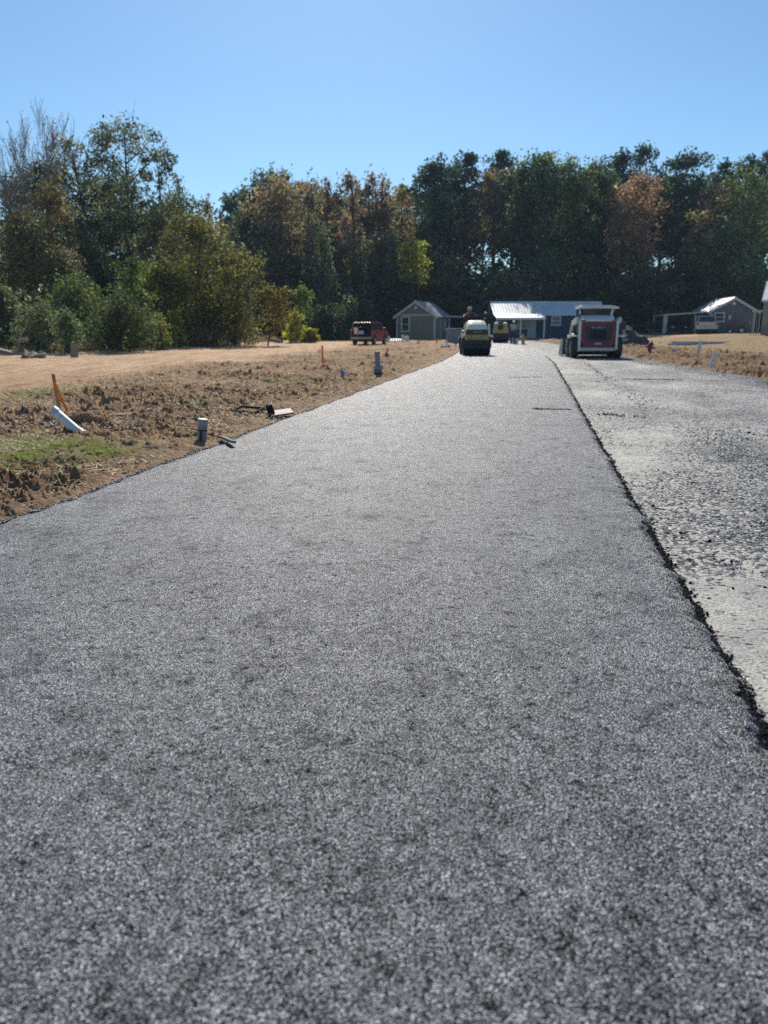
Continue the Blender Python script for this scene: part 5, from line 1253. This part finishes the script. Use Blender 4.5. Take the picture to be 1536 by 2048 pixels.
g = at(813, 684, 61.5); bucket('white bucket at the right end of the white pipes', (g.x, 61.5, gz(g.x, 61.5)+.12), .2, .42)
g = at(805, 684, 62); standpipe('stubby pale post standing among the white pipes', 805, 686, .65, .08, (0, 0), m=pvc_w, lidm=pvc_w, band=0, name='marker_post')
g = G(1021, 687); bucket('white bucket on the ground beside the far roller', (g[0], g[1]-.6, .045), .17, .36, None)
g = G(1031, 688); bucket('greyish bucket standing off the asphalt right of the worker', (g[0], g[1]-.3, .01), .15, .34, trim)
# utility cabinet
p = at(908, 689, 59); rt = root('utility_cabinet', (p.x, 59, 0), R(-8), 'low grey utility cabinet between the cabin and the ivory roller', 'cabinet')
MB().box((0, 0, .54), (1.22, .8, 1.08)).build('housing', mat('cabinet grey', (.22, .21, .25), .55, var=.1), rt, bev=.03); MB().box((0, 0, 1.10), (1.28, .86, .05)).build('lid', grym, rt, bev=.01)
for s in (-1, 1): MB().box((s*.42, 0, 1.16), (.16, .3, .09)).build('lifting_lug', grym, rt, bev=.01)
MB().box((0, -.415, .55), (.02, .02, .9)).build('door_seam', blk, rt); MB().box((.08, -.42, .6), (.03, .03, .12)).build('handle', chrome, rt)
p = at(897, 680, 70); 
for (px, Y, hh, nm, lb) in [(893, 47, .35, 'valve_marker', 'small white marker left of the ivory roller near the road edge')]:
    g = at(px, 690, Y); r_ = root(nm, (g.x, Y, 0), 0, lb, 'marker'); MB().tube([(0, 0, -.05), (0, 0, hh)], .05, 8).build('shaft', pvc_w, r_); MB().ball((0, 0, hh), .06, 8, 6).build('cap', pvc_w, r_)
# ================================================================== CAMERA, SKY, SUN
scn = bpy.context.scene
cam = bpy.data.cameras.new('camera'); co = bpy.data.objects.new('camera', cam); C.objects.link(co)
cam.sensor_fit = 'VERTICAL'; cam.sensor_height = 36; cam.lens = FPX/2048*36; cam.clip_end = 4000; cam.clip_start = .05
co.location = (0, 0, HC); co.rotation_euler = (math.pi/2-PITCH, 0, 0); scn.camera = co
cam.dof.use_dof = True; cam.dof.focus_distance = 4.6; cam.dof.aperture_fstop = (cam.lens/1000)/.0105
SUN_EL, SUN_AZ = 38.0, -3.0      # azimuth from +Y toward +X, degrees
w = bpy.data.worlds.new('World'); scn.world = w; w.use_nodes = True; nt = w.node_tree; nt.nodes.clear()
sky = nt.nodes.new('ShaderNodeTexSky'); sky.sky_type = 'NISHITA'; sky.sun_disc = False
sky.sun_elevation = R(SUN_EL); sky.sun_rotation = R(SUN_AZ); sky.air_density = 1.0; sky.dust_density = .3; sky.ozone_density = 2.0; sky.altitude = 200
bg = nt.nodes.new('ShaderNodeBackground'); bg.inputs[1].default_value = .098
wo = nt.nodes.new('ShaderNodeOutputWorld'); tn = nt.nodes.new('ShaderNodeMix'); tn.data_type = 'RGBA'; tn.blend_type = 'MULTIPLY'; tn.inputs[0].default_value = 1; tn.inputs[7].default_value = (.66, .88, 1, 1); nt.links.new(sky.outputs[0], tn.inputs[6]); nt.links.new(tn.outputs[2], bg.inputs[0]); nt.links.new(bg.outputs[0], wo.inputs[0])
sl = bpy.data.lights.new('sun', 'SUN'); sl.energy = 4.7; sl.angle = R(.5); sl.color = (1, .93, .82)
so = bpy.data.objects.new('sun', sl); C.objects.link(so)
d = Vector((math.sin(R(SUN_AZ))*math.cos(R(SUN_EL)), math.cos(R(SUN_AZ))*math.cos(R(SUN_EL)), math.sin(R(SUN_EL))))
so.rotation_euler = d.to_track_quat('Z', 'Y').to_euler(); so.location = (0, 0, 60)
scn.view_settings.view_transform = 'Standard'; scn.view_settings.look = 'None'; scn.view_settings.exposure = 0.22; scn.view_settings.gamma = 1
scn.cycles.use_denoising = False
hz, hn, ho = newmat('thin air'); hv = hn.nodes.new('ShaderNodeVolumePrincipled'); hv.inputs['Density'].default_value = .0004; hv.inputs['Color'].default_value = (.62, .80, 1, 1)
hn.links.new(hv.outputs[0], ho.inputs['Volume'])
hzo = MB().box((0, 100, 14), (700, 700, 36)).build('haze', hz); tag(hzo, kind='stuff')
